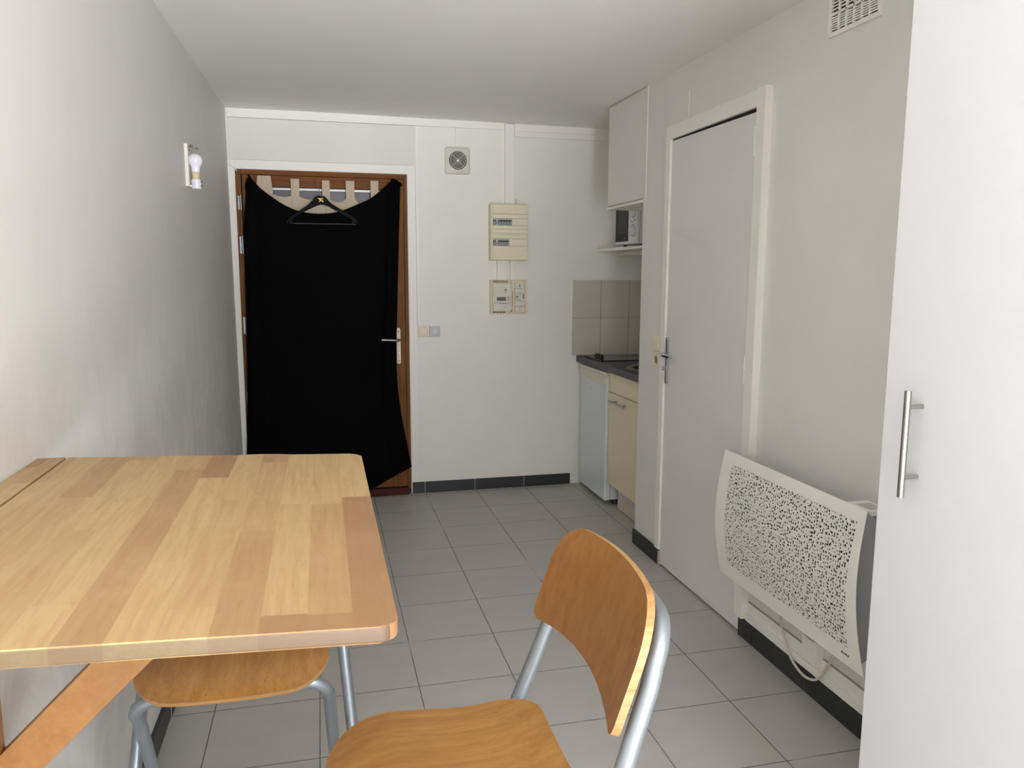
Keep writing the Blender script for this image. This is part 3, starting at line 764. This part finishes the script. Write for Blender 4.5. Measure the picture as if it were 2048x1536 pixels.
# ------------------------------------------------------------------ interior door
d2 = struct_empty('door_2', (XR, -1.9, 0))
b = B(); prism(b, [(-1.5335, .010), (-2.2755, .012), (-2.2755, 2.003), (-1.5335, 2.0125)], lambda u, v, dd: (XR-.006+dd, u, v), .04, bev=.0015); obj('leaf', b, M['door'], d2)
b = B(); bx(b, (XR-.003, -2.279, 2.004), (XR+.03, -1.533, 2.018)); obj('top_gap_shade', b, M['dark'], d2)  # dark strip painting the shade in the gap above the leaf
for z in (1.892, 1.052, .24):
    b = B(); cyl(b, (XR-.022, -2.268, z-.05), (XR-.022, -2.268, z-.001), .0058, 12); cyl(b, (XR-.022, -2.268, z+.001), (XR-.022, -2.268, z+.05), .0058, 12); bx(b, (XR-.022, -2.279, z-.045), (XR-.012, -2.2675, z+.045), .001)
    lathe(b, (XR-.022, -2.268, z+.05), (0, 0, 1), [(.0058, 0), (.004, .006), (0, .008)], 12); obj('hinge', b, M['trim'], d2)
b = B()
oy = -1.556
outl = []
for k in range(20):
    t = PI*k/19; outl.append((oy+.0135*math.cos(t), 1.112+.010*math.sin(t)))
for k in range(20):
    t = PI+PI*k/19; outl.append((oy+.0135*math.cos(t), .912+.010*math.sin(t)))
rings = []
for x_, s_ in ((XR-.006, 1), (XR-.012, 1), (XR-.017, .72), (XR-.0185, .3)):
    rings.append([b.verts.new((x_, oy+(u-oy)*s_, v)) for u, v in outl])
for r0, r1 in zip(rings, rings[1:]):
    for k in range(len(outl)): b.faces.new((r0[k], r0[(k+1) % len(outl)], r1[(k+1) % len(outl)], r1[k]))
b.faces.new(rings[-1]); h2 = obj('door_handle', b, M['chrome'], d2, 'long chrome backplate and lever')
b = B(); tube(b, [(XR-.016, oy, 1.04), (XR-.046, oy, 1.04), (XR-.053, oy-.004, 1.04), (XR-.054, oy-.012, 1.04), (XR-.052, oy-.04, 1.04), (XR-.046, oy-.075, 1.039), (XR-.042, oy-.1, 1.038)], [.009, .008, .0075, .0075, .0085, .0105, .010], 14); obj('lever', b, M['chrome'], h2)
b = B(); lathe(b, (XR-.016, oy, .975), (-1, 0, 0), [(.006, 0), (.006, .008), (.0095, .010), (.0095, .016), (.007, .019), (0, .019)], 18); obj('lock_knob', b, M['chrome'], h2)

# switch and socket on the right wall
ss = thing('switch_socket_plate', 'cream double plate with a rocker switch above a round socket, left of the inner door', 'socket', (XR, -1.44, .96))
b = B()
bx(b, (XR-.010, -1.484, 1.044), (XR, -1.388, 1.117), .004, 3); bx(b, (XR-.010, -1.484, .965), (XR, -1.388, 1.042), .004, 3)
obj('plate', b, M['switch'], ss)
b = B(); bx(b, (XR-.014, -1.456, 1.060), (XR-.0095, -1.420, 1.102), .002, 3); obj('rocker', b, M['ivory'], ss)
b = B(); lathe(b, (XR-.010, -1.437, 1.003), (-1, 0, 0), [(.026, 0), (.026, .003), (.0235, .004), (.0215, .0005), (0, .0005)], 28); sk = obj('socket_rim', b, M['switch'], ss)
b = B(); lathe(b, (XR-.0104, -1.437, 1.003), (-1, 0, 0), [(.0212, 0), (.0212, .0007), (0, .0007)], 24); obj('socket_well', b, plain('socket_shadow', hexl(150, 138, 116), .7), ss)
b = B()
for y in (-1.428, -1.446): cyl(b, (XR-.0112, y, 1.003), (XR-.012, y, 1.003), .0026, 10)
objs('pin_hole', b, M['dark'], ss)

# ventilation grille
vg = thing('vent_grille', 'white louvred vent grille high on the right wall near the ceiling', 'vent', (XR, -2.76, 2.14))
b = B()
VY0, VY1, VZ0, VZ1 = -2.885, -2.645, 2.146, 2.298
fy = [-2.66-.0353*k for k in range(7)]
bx(b, (XR-.010, VY0, VZ0), (XR, VY1, VZ0+.014), .001); bx(b, (XR-.010, VY0, VZ1-.012), (XR, VY1, VZ1), .001)
bx(b, (XR-.010, VY0, VZ0+.014), (XR, fy[6]-.001, VZ1-.012), .001); bx(b, (XR-.010, fy[0]+.001, VZ0+.014), (XR, VY1, VZ1-.012), .001)
bx(b, (XR-.010, fy[6]-.001, 2.2085), (XR, fy[0]+.001, 2.2165))
for y in fy[1:6]: bx(b, (XR-.010, y-.0022, VZ0+.014), (XR-.002, y+.0022, VZ1-.012))
obj('grille_frame', b, M['trim'], vg)
b = B()
for z0 in (VZ0+.014, 2.2165):
    n_ = 7; hh = (2.2085-VZ0-.014) if z0 < 2.2 else (VZ1-.012-2.2165)
    for k in range(1, n_): z = z0+hh*k/n_; bx(b, (XR-.0085, fy[6], z-.0018), (XR-.003, fy[0], z+.0018))
obj('louvres', b, M['trim'], vg)
b = B(); bx(b, (XR-.0018, fy[6], VZ0+.012), (XR-.0006, fy[0], VZ1-.01)); obj('duct_opening', b, M['dark'], vg)
b = B()
for y in (VY0+.008, VY1-.008):
    for z in (VZ0+.007, VZ1-.007): cyl(b, (XR-.010, y, z), (XR-.0115, y, z), .003, 10)
objs('screw', b, M['white'], vg)

# ------------------------------------------------------------------ kitchenette
# boxed-in upper cupboard flush with the right wall
uc = thing('wall_cupboard', 'white wall cupboard boxed in up to the ceiling above the kitchenette', 'cupboard', (2.4, -.96, 1.77))
b = B(); bx(b, (XR+.018, -1.208, 1.782), (2.745, -.712, 2.325), .002); obj('carcass', b, M['trim'], uc)
b = B(); bx(b, (XR, -1.204, 1.789), (XR+.017, -.703, 2.318), .002); obj('front_panel', b, M['wall_right'], uc)
b = B(); bx(b, (XR-.002, -1.204, 1.768), (2.74, -.698, 1.7815), .002); obj('bottom_board', b, M['trim'], uc)
b = B()
for y, z in ((-.735, 2.25), (-.72, 1.95), (-.72, 1.84), (-1.0, 2.30), (-1.18, 2.2), (-1.18, 1.93)): cyl(b, (XR, y, z), (XR-.0012, y, z), .004, 10)
objs('screw_cap', b, M['white'], uc)

# shelf and microwave
sh = thing('wall_shelf', 'white wall shelf carrying the microwave in the kitchen recess', 'shelf', (2.5, -.5, 1.55))
b = B(); bx(b, (2.285, -1.205, 1.556), (2.748, -.012, 1.574), .002); obj('shelf_board', b, M['trim'], sh)
b = B(); bx(b, (2.42, -1.2, 1.528), (2.45, -.10, 1.5555), .003); bx(b, (2.405, -.135, 1.526), (2.452, -.10, 1.5555), .004); bx(b, (2.405, -.50, 1.524), (2.452, -.465, 1.5555), .004); obj('support_rail', b, M['fanwhite'], sh)
mw = thing('microwave', 'white microwave oven with black glass door on the kitchen shelf', 'microwave', (2.5, -.5, 1.574))
MX = 2.33; MY0, MY1 = -.625, -.285
b = B(); bx(b, (MX, MY0, 1.588), (2.70, MY1, 1.842), .006); obj('casing', b, M['mwwhite'], mw)
b = B(); bx(b, (MX-.022, -.502, 1.590), (MX, MY1, 1.84), .005); dd_ = obj('oven_door', b, M['mwwhite'], mw)
b = B(); bx(b, (MX-.0245, -.492, 1.607), (MX-.021, -.292, 1.832), .001); obj('door_glass', b, M['mwglass'], dd_, 'black glass')
b = B(); bx(b, (MX-.0253, -.488, 1.655), (MX-.0242, -.335, 1.795)); obj('door_window', b, M['mwwin'], dd_)
b = B()
for k in range(4): bx(b, (MX-.0255, -.425+k*-.012, 1.622), (MX-.0243, -.433+k*-.012, 1.629+.002*(k % 2)))
obj('logo', b, M['ink'], dd_)
b = B(); bx(b, (MX-.026, MY0, 1.590), (MX, -.504, 1.84), .008, 3); cp = obj('control_panel', b, M['mwwhite'], mw)
for z in (1.775, 1.665):
    b = B(); lathe(b, (MX-.026, -.575, z), (-1, 0, 0), [(.034, 0), (.034, .002), (.030, .003), (.0285, .018), (.026, .02), (0, .02)], 28); bx(b, (MX-.05, -.579, z-.026), (MX-.044, -.571, z+.026), .002); obj('knob', b, M['mwwhite'], cp)
    b = B(); lathe(b, (MX-.0262, -.575, z), (-1, 0, 0), [(.0375, 0), (.0375, .0008), (.035, .0008), (.035, 0)], 28); obj('dial_ring', b, M['ink'], cp)
b = B(); bx(b, (MX-.0268, -.548, 1.715), (MX-.0255, -.560, 1.722)); bx(b, (MX-.0268, -.592, 1.722), (MX-.0255, -.604, 1.729)); objs('dial_mark', b, M['black'], cp)
for y in (-.32, -.59):
    b = B(); cyl(b, (MX+.03, y, 1.574), (MX+.03, y, 1.588), .012, 12); cyl(b, (MX+.33, y, 1.574), (MX+.33, y, 1.588), .012, 12); objs('foot', b, M['black'], mw)

# glazed splashback tiles
b = B()
xs_ = [2.125, 2.3225, 2.5225, 2.7225]
for i in range(3):
    for z0, z1 in ((.876, 1.1225), (1.1245, 1.372)):
        bx(b, (xs_[i]+.0015, -.009, z0), (min(xs_[i+1], 2.749)-.0015, 0, z1), .0012)
bx(b, (2.127, -.006, .8765), (2.74, 0, 1.370), mi=1); bx(b, (2.118, -.0075, .872), (2.1252, 0, 1.374), mi=2)
struct('trim_10', b, [M['splash'], plain('splash_grout', hexl(148, 140, 122), .9), M['trim']])

# worktop with hob and sink
wt = thing('worktop', 'dark grey laminate worktop over the fridge and the cream cupboard', 'worktop', (2.45, -.6, .82))
b = B()
hx, hy, hr = 2.425, -.80, .19           # hole for the sink
ov = [(2.155, -1.208), (2.748, -1.208), (2.748, -.012), (2.155, -.012)]
N = 48; circ = [(hx+hr*math.cos(2*PI*k/N), hy+hr*math.sin(2*PI*k/N)) for k in range(N)]
def edge_pt(k):
    t = 2*PI*k/N; c, s = math.cos(t), math.sin(t)
    cand = []
    if c > 1e-6: cand.append((2.748-hx)/c)
    if c < -1e-6: cand.append((2.155-hx)/c)
    if s > 1e-6: cand.append((-.012-hy)/s)
    if s < -1e-6: cand.append((-1.208-hy)/s)
    q = min(cand); return (hx+c*q, hy+s*q)
ed = [edge_pt(k) for k in range(N)]
for cx_, cy_ in ov:                        # snap nearest edge sample to the true corner
    k = min(range(N), key=lambda k: (ed[k][0]-cx_)**2+(ed[k][1]-cy_)**2); ed[k] = (cx_, cy_)
ra = [[b.verts.new((x, y, z)) for x, y in ring] for ring, z in ((circ, .836), (circ, .875), (ed, .875), (ed, .836))]
for r0, r1 in zip(ra, ra[1:]+ra[:1]):
    for k in range(N): b.faces.new((r0[k], r0[(k+1) % N], r1[(k+1) % N], r1[k]))
obj('worktop_slab', b, M['counter'], wt)
sn = thing('sink', 'round steel sink set in the dark worktop', 'sink', (hx, hy, .76))
b = B(); lathe(b, (hx, hy, .875), (0, 0, 1), [(hr+.03, .0006), (hr+.03, .002), (hr+.02, .004), (hr-.002, .004), (hr-.006, .0), (hr-.012, -.09), (hr-.04, -.115), (.02, -.118), (0, -.118)], 48); obj('bowl', b, M['steel'], sn)
b = B(); lathe(b, (hx, hy, .757), (0, 0, 1), [(.022, 0), (.022, .002), (.016, .003), (0, .001)], 20); obj('drain', b, M['zinc'], sn)
hb = thing('cooking_hob', 'black glass hob with two control knobs on the worktop', 'hob', (2.44, -.24, .875))
b = B(); bx(b, (2.185, -.405, .8755), (2.69, -.09, .883), .002); obj('hob_plate', b, M['hob'], hb)
for y in (-.205, -.262):
    b = B(); lathe(b, (2.235, y, .883), (0, 0, 1), [(.021, 0), (.021, .003), (.0175, .004), (.0165, .020), (.014, .022), (0, .022)], 24); obj('knob', b, M['black'], hb)
b = B()
for r in (.062, .058): tube(b, [(2.44+r*math.cos(2*PI*k/40), -.25+r*math.sin(2*PI*k/40), .8832) for k in range(40)], .0004, 4, True)
objs('burner_ring', b, M['ink'], hb)

# fridge
fr = thing('fridge', 'small white fridge under the left end of the worktop', 'fridge', (2.45, -.3, 0))
b = B(); bx(b, (2.215, -.548, .035), (2.735, -.066, .818), .006); obj('cabinet', b, M['fridge'], fr)
b = B(); bx(b, (2.168, -.548, .03), (2.211, -.066, .752), .009, 3); fd = obj('door', b, M['fridge'], fr)
b = B(); bx(b, (2.20, -.543, .035), (2.2155, -.071, .80)); obj('door_seal', b, M['fridgetrim'], fr)
b = B()                                        # moulded handle strip with a scooped lip
P = []
for i in range(25):
    y = -.068-.478*i/24; u = i/24
    sc = .5*(math.cos(2*PI*(min(max((u-.12)/.76, 0), 1)-.5))+1)
    zb = .748; zl = .775+.0*u
    P.append([(2.168, y, zb), (2.1675, y, .764-.012*sc), (2.166+.018*sc, y, .7665-.012*sc), (2.166+.02*sc, y, .784+.006*sc), (2.164, y, .790+.004*sc), (2.164, y, .801), (2.168, y, .8055)])
sheet(b, P, lambda i, j: (.043, 0, 0)); obj('handle_strip', b, M['fridgetrim'], fd, 'cream moulded handle strip')
b = B(); bx(b, (2.163, -.55, .8065), (2.735, -.064, .8275), .005, 3); obj('top_cover', b, M['fridgetrim'], fr)
b = B(); prism(b, [(-.252, .689), (-.258, .6935), (-.267, .6935), (-.262, .689)], lambda u, v, dd: (2.168-dd, u, v), .0012); bx(b, (2.1672, -.272, .688), (2.1685, -.286, .690)); obj('logo', b, M['ink'], fd)
for x, y in ((2.25, -.10), (2.25, -.515), (2.69, -.10), (2.69, -.515)):
    b = B(); cyl(b, (x, y, 0), (x, y, .036), .016, 14, r2=.013); objs('foot', b, M['rubber'], fr)

# cream base cupboard
bc_ = thing('base_cabinet', 'cream base cupboard with steel bar handle beside the fridge', 'cupboard', (2.45, -.85, 0))
b = B(); bx(b, (2.197, -.588, .15), (2.735, -.572, .835), .001); bx(b, (2.197, -1.205, .15), (2.735, -1.189, .835), .001); bx(b, (2.197, -1.189, .15), (2.735, -.588, .166)); bx(b, (2.727, -1.189, .166), (2.735, -.588, .835)); obj('carcass', b, M['plinth'], bc_)
b = B(); bx(b, (2.178, -1.203, .717), (2.196, -.572, .834), .0015); obj('drawer_front', b, M['cream'], bc_)
b = B(); bx(b, (2.178, -1.203, .152), (2.196, -.572, .7125), .0015); cd_ = obj('door', b, M['cream'], bc_)
b = B(); tube(b, [(2.146, -.655, .672), (2.146, -.885, .672)], .0058, 14); bx(b, (2.146, -.703, .668), (2.178, -.697, .676), .001); bx(b, (2.146, -.843, .668), (2.178, -.837, .676), .001); obj('bar_handle', b, M['steel'], cd_, 'steel bar handle')
b = B(); bx(b, (2.228, -1.205, .004), (2.246, -.622, .149), .001); obj('plinth', b, M['plinth'], bc_)

# ------------------------------------------------------------------ radiator, its lead and box
rd = thing('radiator', 'white panel radiator with perforated bulging front on the right wall', 'radiator', (XR, -2.75, .3))
def bulge(z): t = (z-.287)/.477; return 1.973-.031*math.sin(PI*min(max(t, 0), 1))**1.0
RY0, RY1 = -2.327, -3.122
b = B(); P = []
for i in range(25):
    z = .287+.477*i/24; y1 = -3.143+.03*i/24; P.append([(bulge(z), RY0+(y1-RY0)*j/20, z) for j in range(21)])
sheet(b, P, lambda i, j: (.002, 0, 0)); obj('front_panel', b, M['perf'], rd)
b = B()
out = [(bulge(.295+.467*i/24)+.006, .299+.459*i/24) for i in range(25)]+[(2.058, .69), (2.058, .34)]
prism(b, out, lambda u, v, dd: (u, -3.108+dd, v), .012)
obj('side_cheek', b, M['radbody'], rd, 'grey metal side')
b = B(); prism(b, out, lambda u, v, dd: (u, -2.352+dd, v), .012); obj('side_cheek', b, M['radbody'], rd, 'grey metal side')
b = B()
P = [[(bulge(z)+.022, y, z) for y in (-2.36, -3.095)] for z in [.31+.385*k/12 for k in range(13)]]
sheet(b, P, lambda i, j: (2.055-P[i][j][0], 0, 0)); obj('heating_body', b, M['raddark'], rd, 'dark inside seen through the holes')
b = B(); bx(b, (2.056, -2.5, .40), (XR, -2.55, .68)); bx(b, (2.056, -2.9, .40), (XR, -2.95, .68)); objs('wall_bracket', b, M['radbody'], rd)
b = B(); bx(b, (1.992, -3.10, .742), (2.062, -3.0, .758), .003); rc = obj('control_unit', b, M['radwhite'], rd)
b = B()
for k in range(7): bx(b, (2.002+k*.007, -3.09, .7575), (2.005+k*.007, -3.03, .7586))
objs('vent_slot', b, M['radbody'], rc)
b = B()
for k in range(4): bx(b, (bulge(.322)-.0012, -3.055-k*.009, .320), (bulge(.322)+.0004, -3.061-k*.009, .326-.001*(k % 2)))
obj('logo', b, M['ink'], rd)
b = B(); tube(b, cat([(2.055, -2.6, .302), (2.06, -2.598, .25), (2.066, -2.60, .19), (2.068, -2.62, .145), (2.066, -2.655, .105), (2.063, -2.70, .083), (2.062, -2.75, .073), (2.064, -2.80, .083), (2.068, -2.835, .115), (2.072, -2.86, .165), (2.075, -2.885, .22), (2.076, -2.895, .30)], 48), .0045, 10)
tag(obj('power_cord', b, M['cord']), 'cream power cord looping down below the perforated radiator', 'cord')
jb = thing('junction_box', 'white junction box on the wall under the radiator', 'junction box', (XR, -2.77, .125))
b = B(); prism(b, [(-2.725, .128), (-2.805, .128), (-2.805, .212), (-2.795, .214), (-2.765, .206), (-2.735, .214), (-2.725, .216)], lambda u, v, dd: (XR-dd, u, v), .03, bev=.002); obj('box_body', b, M['trim'], jb)
b = B(); bx(b, (XR-.022, -2.722, .207), (XR, -2.806, .235), .003); obj('box_lid', b, M['radbody'], jb)

# ------------------------------------------------------------------ wardrobe
wd = thing('wardrobe', 'tall plain white wardrobe with a steel bar handle at the right edge', 'wardrobe', (1.82, -4.16, 0))
b = B(); bx(b, (1.569, -4.66, .06), (XR-.001, -3.662, 2.21), .001); bx(b, (1.60, -4.65, 0), (XR-.001, -3.672, .06)); obj('carcass', b, M['wardrobe'], wd)
for k, (y0, y1, yh) in enumerate(((-4.158, -3.66, -3.755), (-4.66, -4.162, -4.565))):
    b = B(); bx(b, (1.55, y0, .062), (1.568, y1, 2.212), .0012); dr = obj('door', b, M['wardrobe'], wd)
    b = B(); tube(b, [(1.518, yh, 1.019), (1.518, yh, 1.212)], .006, 16); bx(b, (1.518, yh-.003, 1.054), (1.55, yh+.003, 1.056)); cyl(b, (1.518, yh, 1.055), (1.55, yh, 1.055), .0042, 12); cyl(b, (1.518, yh, 1.183), (1.55, yh, 1.183), .0042, 12)
    obj('bar_handle', b, M['steel'], dr, 'brushed steel bar handle')

# ------------------------------------------------------------------ wall-mounted drop-leaf table
tb = thing('folding_table', 'wall-mounted drop-leaf table of light birch staves on the left wall', 'table', (.3, -3.7, 1.045))
TY0, TY1, TZ, TT = -4.112, -3.292, 1.064, .0195
HX = .0335
b = B(); bx(b, (-.0155, TY0, TZ-TT), (HX, TY1, TZ), .0012)
for f_ in b.faces:
    if abs(f_.normal.y) > .9: f_.material_index = 1
obj('fixed_strip', b, [M['tabletop'], M['tabletop_end_shaded']], tb)
b = B()
def rr(x0, x1, y0, y1, r, n=8):
    o = [(x0, y0), (x1-r, y0)]
    o = [(x0, y0)]
    for k in range(n+1): t = -PI/2+PI/2*k/n; o.append((x1-r+r*math.cos(t), y0+r+r*math.sin(t)))
    for k in range(n+1): t = PI/2*k/n; o.append((x1-r+r*math.cos(t), y1-r+r*math.sin(t)))
    o.append((x0, y1)); return o
sag = .022/.553
prism(b, rr(HX+.003, .588, TY0, TY1, .022), lambda u, v, dd: (u, v, TZ-TT-sag*(u-HX)+dd), TT, bev=.0035)
b.normal_update()
for f_ in b.faces:
    if f_.normal.y < -.8 or f_.normal.y > .8: f_.material_index = 1
obj('drop_leaf', b, [M['tabletop'], M['tabletop_end_shaded']], tb)
b = B()
for y in (-4.0, -3.7, -3.4): cyl(b, (HX+.0015, y-.04, TZ-TT-.004), (HX+.0015, y+.04, TZ-TT-.004), .004, 10)
objs('hinge', b, M['zinc'], tb)
BY0, BY1 = -3.655, -3.633
b = B(); prism(b, [(.004, .610), (.004, .662), (.016, .680), (.372, 1.0318), (.450, 1.0285), (.458, 1.018), (.046, .622), (.028, .610)], lambda u, v, dd: (u, BY0+dd, v), BY1-BY0, bev=.003); obj('brace', b, M['brace'], tb, 'orange varnished diagonal brace')
b = B(); x0 = -.0155; bx(b, (x0, BY0, .60), (.019, BY1, TZ-TT-.001), .002); obj('wall_post', b, M['brace'], tb)

# ------------------------------------------------------------------ bar stools
def make_stool():
    st = thing('bar_stool', 'plywood bar stool pushed in under the birch table, only its seat front showing', 'stool', (0, 0, 0), 'plywood bar stools at the folding table')
    hw, hd, r = .193, .19, .085
    rows = [-1, -.985, -.95, -.9, -.82, -.72, -.6, -.4, -.2, 0, .2, .4, .6, .72, .82, .9, .95, .985, 1]
    cols = [-1, -.97, -.92, -.85, -.7, -.5, -.25, 0, .25, .5, .7, .85, .92, .97, 1]
    P = []
    for v in rows:
        y = v*hd; dd_ = hd-abs(y)
        w_ = hw-(r-math.sqrt(max(0, r*r-(r-dd_)**2)) if dd_ < r else 0)
        w_ -= .012*max(0, v)
        row = []
        for u in cols:
            z = .617+.004*(u*u)-.010*math.exp(-((v-.25)/.5)**2)
            if v < -.3: z -= .040*((-v-.3)/.7)**2.0
            if v > .45: z += .020*((v-.45)/.55)**1.8
            row.append((u*w_, y, z))
        P.append(row)
    def sth(i, j):
        a, c = P[max(i-1, 0)][j], P[min(i+1, len(P)-1)][j]
        n_ = Vector((0, -(c[2]-a[2]), c[1]-a[1])).normalized(); return -n_*.0125
    b = B(); sheet(b, P, sth, 0, 1); obj('seat', b, [M['seat'], M['plyedge']], st)
    # backrest
    us = [-1, -.985, -.96, -.92, -.86, -.78, -.68, -.55, -.4, -.2, 0, .2, .4, .55, .68, .78, .86, .92, .96, .985, 1]
    HW, r1, r2 = .207, .075, .022; P = []
    def pt(u, z): return Vector((u, .20+(z-.775)*.34+.027*(1-(u/HW)**2), z))
    vs = [0, .03, .1, .25, .5, .75, .9, .97, 1]
    for v in vs:
        row = []
        for s in us:
            u = s*HW; d_ = HW-abs(u)
            zt = .962-.010*(u/HW)**2-(r1-math.sqrt(max(0, r1*r1-(r1-d_)**2)) if d_ < r1 else 0)
            zb = .768+.018*(1-(u/HW)**2)+(r2-math.sqrt(max(0, r2*r2-(r2-d_)**2)) if d_ < r2 else 0)
            row.append(pt(u, zb+(zt-zb)*v))
        P.append(row)
    nrm = Vector((0, .915, -.403))
    def th(i, j):
        u = us[j]*HW; t = Vector((1, -.027*2*u/HW**2, 0)); n_ = t.cross(Vector((0, .34, 1)))
        n_.normalize(); return -n_*.012 if n_.y < 0 else n_*.012
    b = B(); sheet(b, P, th, 0, 1); obj('backrest', b, [M['back'], M['plyedge']], st)
    # rear frame: one bent tube from foot to foot, round behind the backrest
    R_ = .0138
    def side(s):
        out = []
        for z in (.012, .2, .45, .65, .78, .84):
            out.append((s*(.192+(.9-z)*.085), -.055+z/2.6-.006*max(0, z-.65)/.2, z))
        out += [(s*.19, .272, .872), (s*.186, .280, .892), (s*.172, .288, .907), (s*.148, .297, .914), (s*.10, .306, .916)]
        return out
    b = B(); tube(b, cat(side(-1)+[(0, .312, .916)]+side(1)[::-1], 90), R_, 18); obj('rear_frame', b, M['tube'], st)
    # front frame: runs under the seat front and down to the rear feet
    def leg(s):
        out = []
        for z in (.012, .15, .3, .45, .515):
            out.append((s*(.19+(.53-z)*.03), -.155+(.6-z)*.6, z))
        out += [(s*.187, -.140, .540), (s*.178, -.146, .559), (s*.160, -.15, .570), (s*.135, -.15, .572)]
        return out
    b = B(); tube(b, cat(leg(-1)+[(0, -.15, .572)]+leg(1)[::-1], 80), R_*.98, 18); obj('front_frame', b, M['tube'], st)
    b = B()
    for s in (-1, 1):
        tube(b, [(s*.13, -.15, .585), (s*.13, 0, .588), (s*.13, .14, .594)], .007, 8)
    tube(b, [(-.215, .172, .594), (.215, .172, .594)], .009, 10); obj('seat_rail', b, M['tube'], st)
    b = B(); tube(b, [(-.243, .022, .2), (.243, .022, .2)], .010, 12); obj('footrest', b, M['tube'], st)
    b = B(); tube(b, [(-.2, .085, .2), (.2, .085, .2)], .010, 12); obj('cross_bar', b, M['tube'], st)
    for s in (-1, 1):
        for p in ((s*(.192+.9*.085), -.055, 0), (s*(.19+.53*.03), .205, 0)):
            b = B(); cyl(b, p, (p[0], p[1]+.004, .03), .0165, 14); obj('foot_cap', b, M['rubber'], st)
    return st
s2 = make_stool()
s1 = copy_tree(s2)
s1['label'] = 'plywood bar stool with silver tube frame standing free in the foreground, backrest in full view'
s2.location = (.318, -3.185, 0)
s1.location = (.69, -3.757, 0); s1.rotation_euler = (0, 0, -PI/2)

# ------------------------------------------------------------------ light: daylight through the window wall
W = bpy.data.worlds.new('World'); SC.world = W; W.use_nodes = True
g = G(W.node_tree); nt = W.node_tree
bg = nt.nodes['Background']
tc = g.n('ShaderNodeTexCoord'); z_ = g.xyz(tc.outputs['Generated'])[2]
colr = g.ramp(g.m('ADD', g.m('MULTIPLY', z_, .5), .5), [(0, (2.7, 2.76, 2.86, 1)), (.40, (2.2, 2.25, 2.33, 1)), (.5, (.44, .455, .48, 1)), (.67, (.48, .51, .56, 1)), (.75, (1.85, 2.0, 2.3, 1)), (1, (1.75, 1.95, 2.3, 1))])
g.l(colr, bg.inputs['Color']); bg.inputs['Strength'].default_value = 3.0
L = bpy.data.lights.new('window_portal', 'AREA'); L.shape = 'RECTANGLE'; L.size = WX1-WX0; L.size_y = WZ1-WZ0
L.cycles.is_portal = True
lo_ = bpy.data.objects.new('window_portal', L); COL.objects.link(lo_)
lo_.location = ((WX0+WX1)/2, YF-.1, (WZ0+WZ1)/2); lo_.rotation_euler = (PI/2, 0, 0)

# ------------------------------------------------------------------ camera
cam = bpy.data.cameras.new('Camera'); co = bpy.data.objects.new('Camera', cam); COL.objects.link(co)
Rm = ((0.971394, -0.237449, 0.003281), (-0.030367, -0.13791, -0.989979), (0.235522, 0.961561, -0.141176))
X, D, F = (Vector(r).normalized() for r in Rm)
X = X.normalized(); F = (F-X*F.dot(X)).normalized(); U = X.cross(F)
mat = Matrix((X, U, -F)).transposed().to_4x4(); mat.translation = Vector((.517, -4.904, 1.415))
co.matrix_world = mat
cam.sensor_fit = 'HORIZONTAL'; cam.sensor_width = 36; cam.lens = 1553.11/2048*36; cam.clip_start = .02
SC.camera = co

SC.view_settings.view_transform = 'Standard'; SC.view_settings.look = 'None'
SC.view_settings.gamma = 1; SC.view_settings.use_curve_mapping = False
SC.view_settings.exposure = 2.2
SC.cycles.max_bounces = 14; SC.cycles.diffuse_bounces = 10; SC.cycles.glossy_bounces = 5
SC.cycles.transparent_max_bounces = 8
SC.cycles.sample_clamp_indirect = 6
SC.cycles.caustics_reflective = False; SC.cycles.caustics_refractive = False
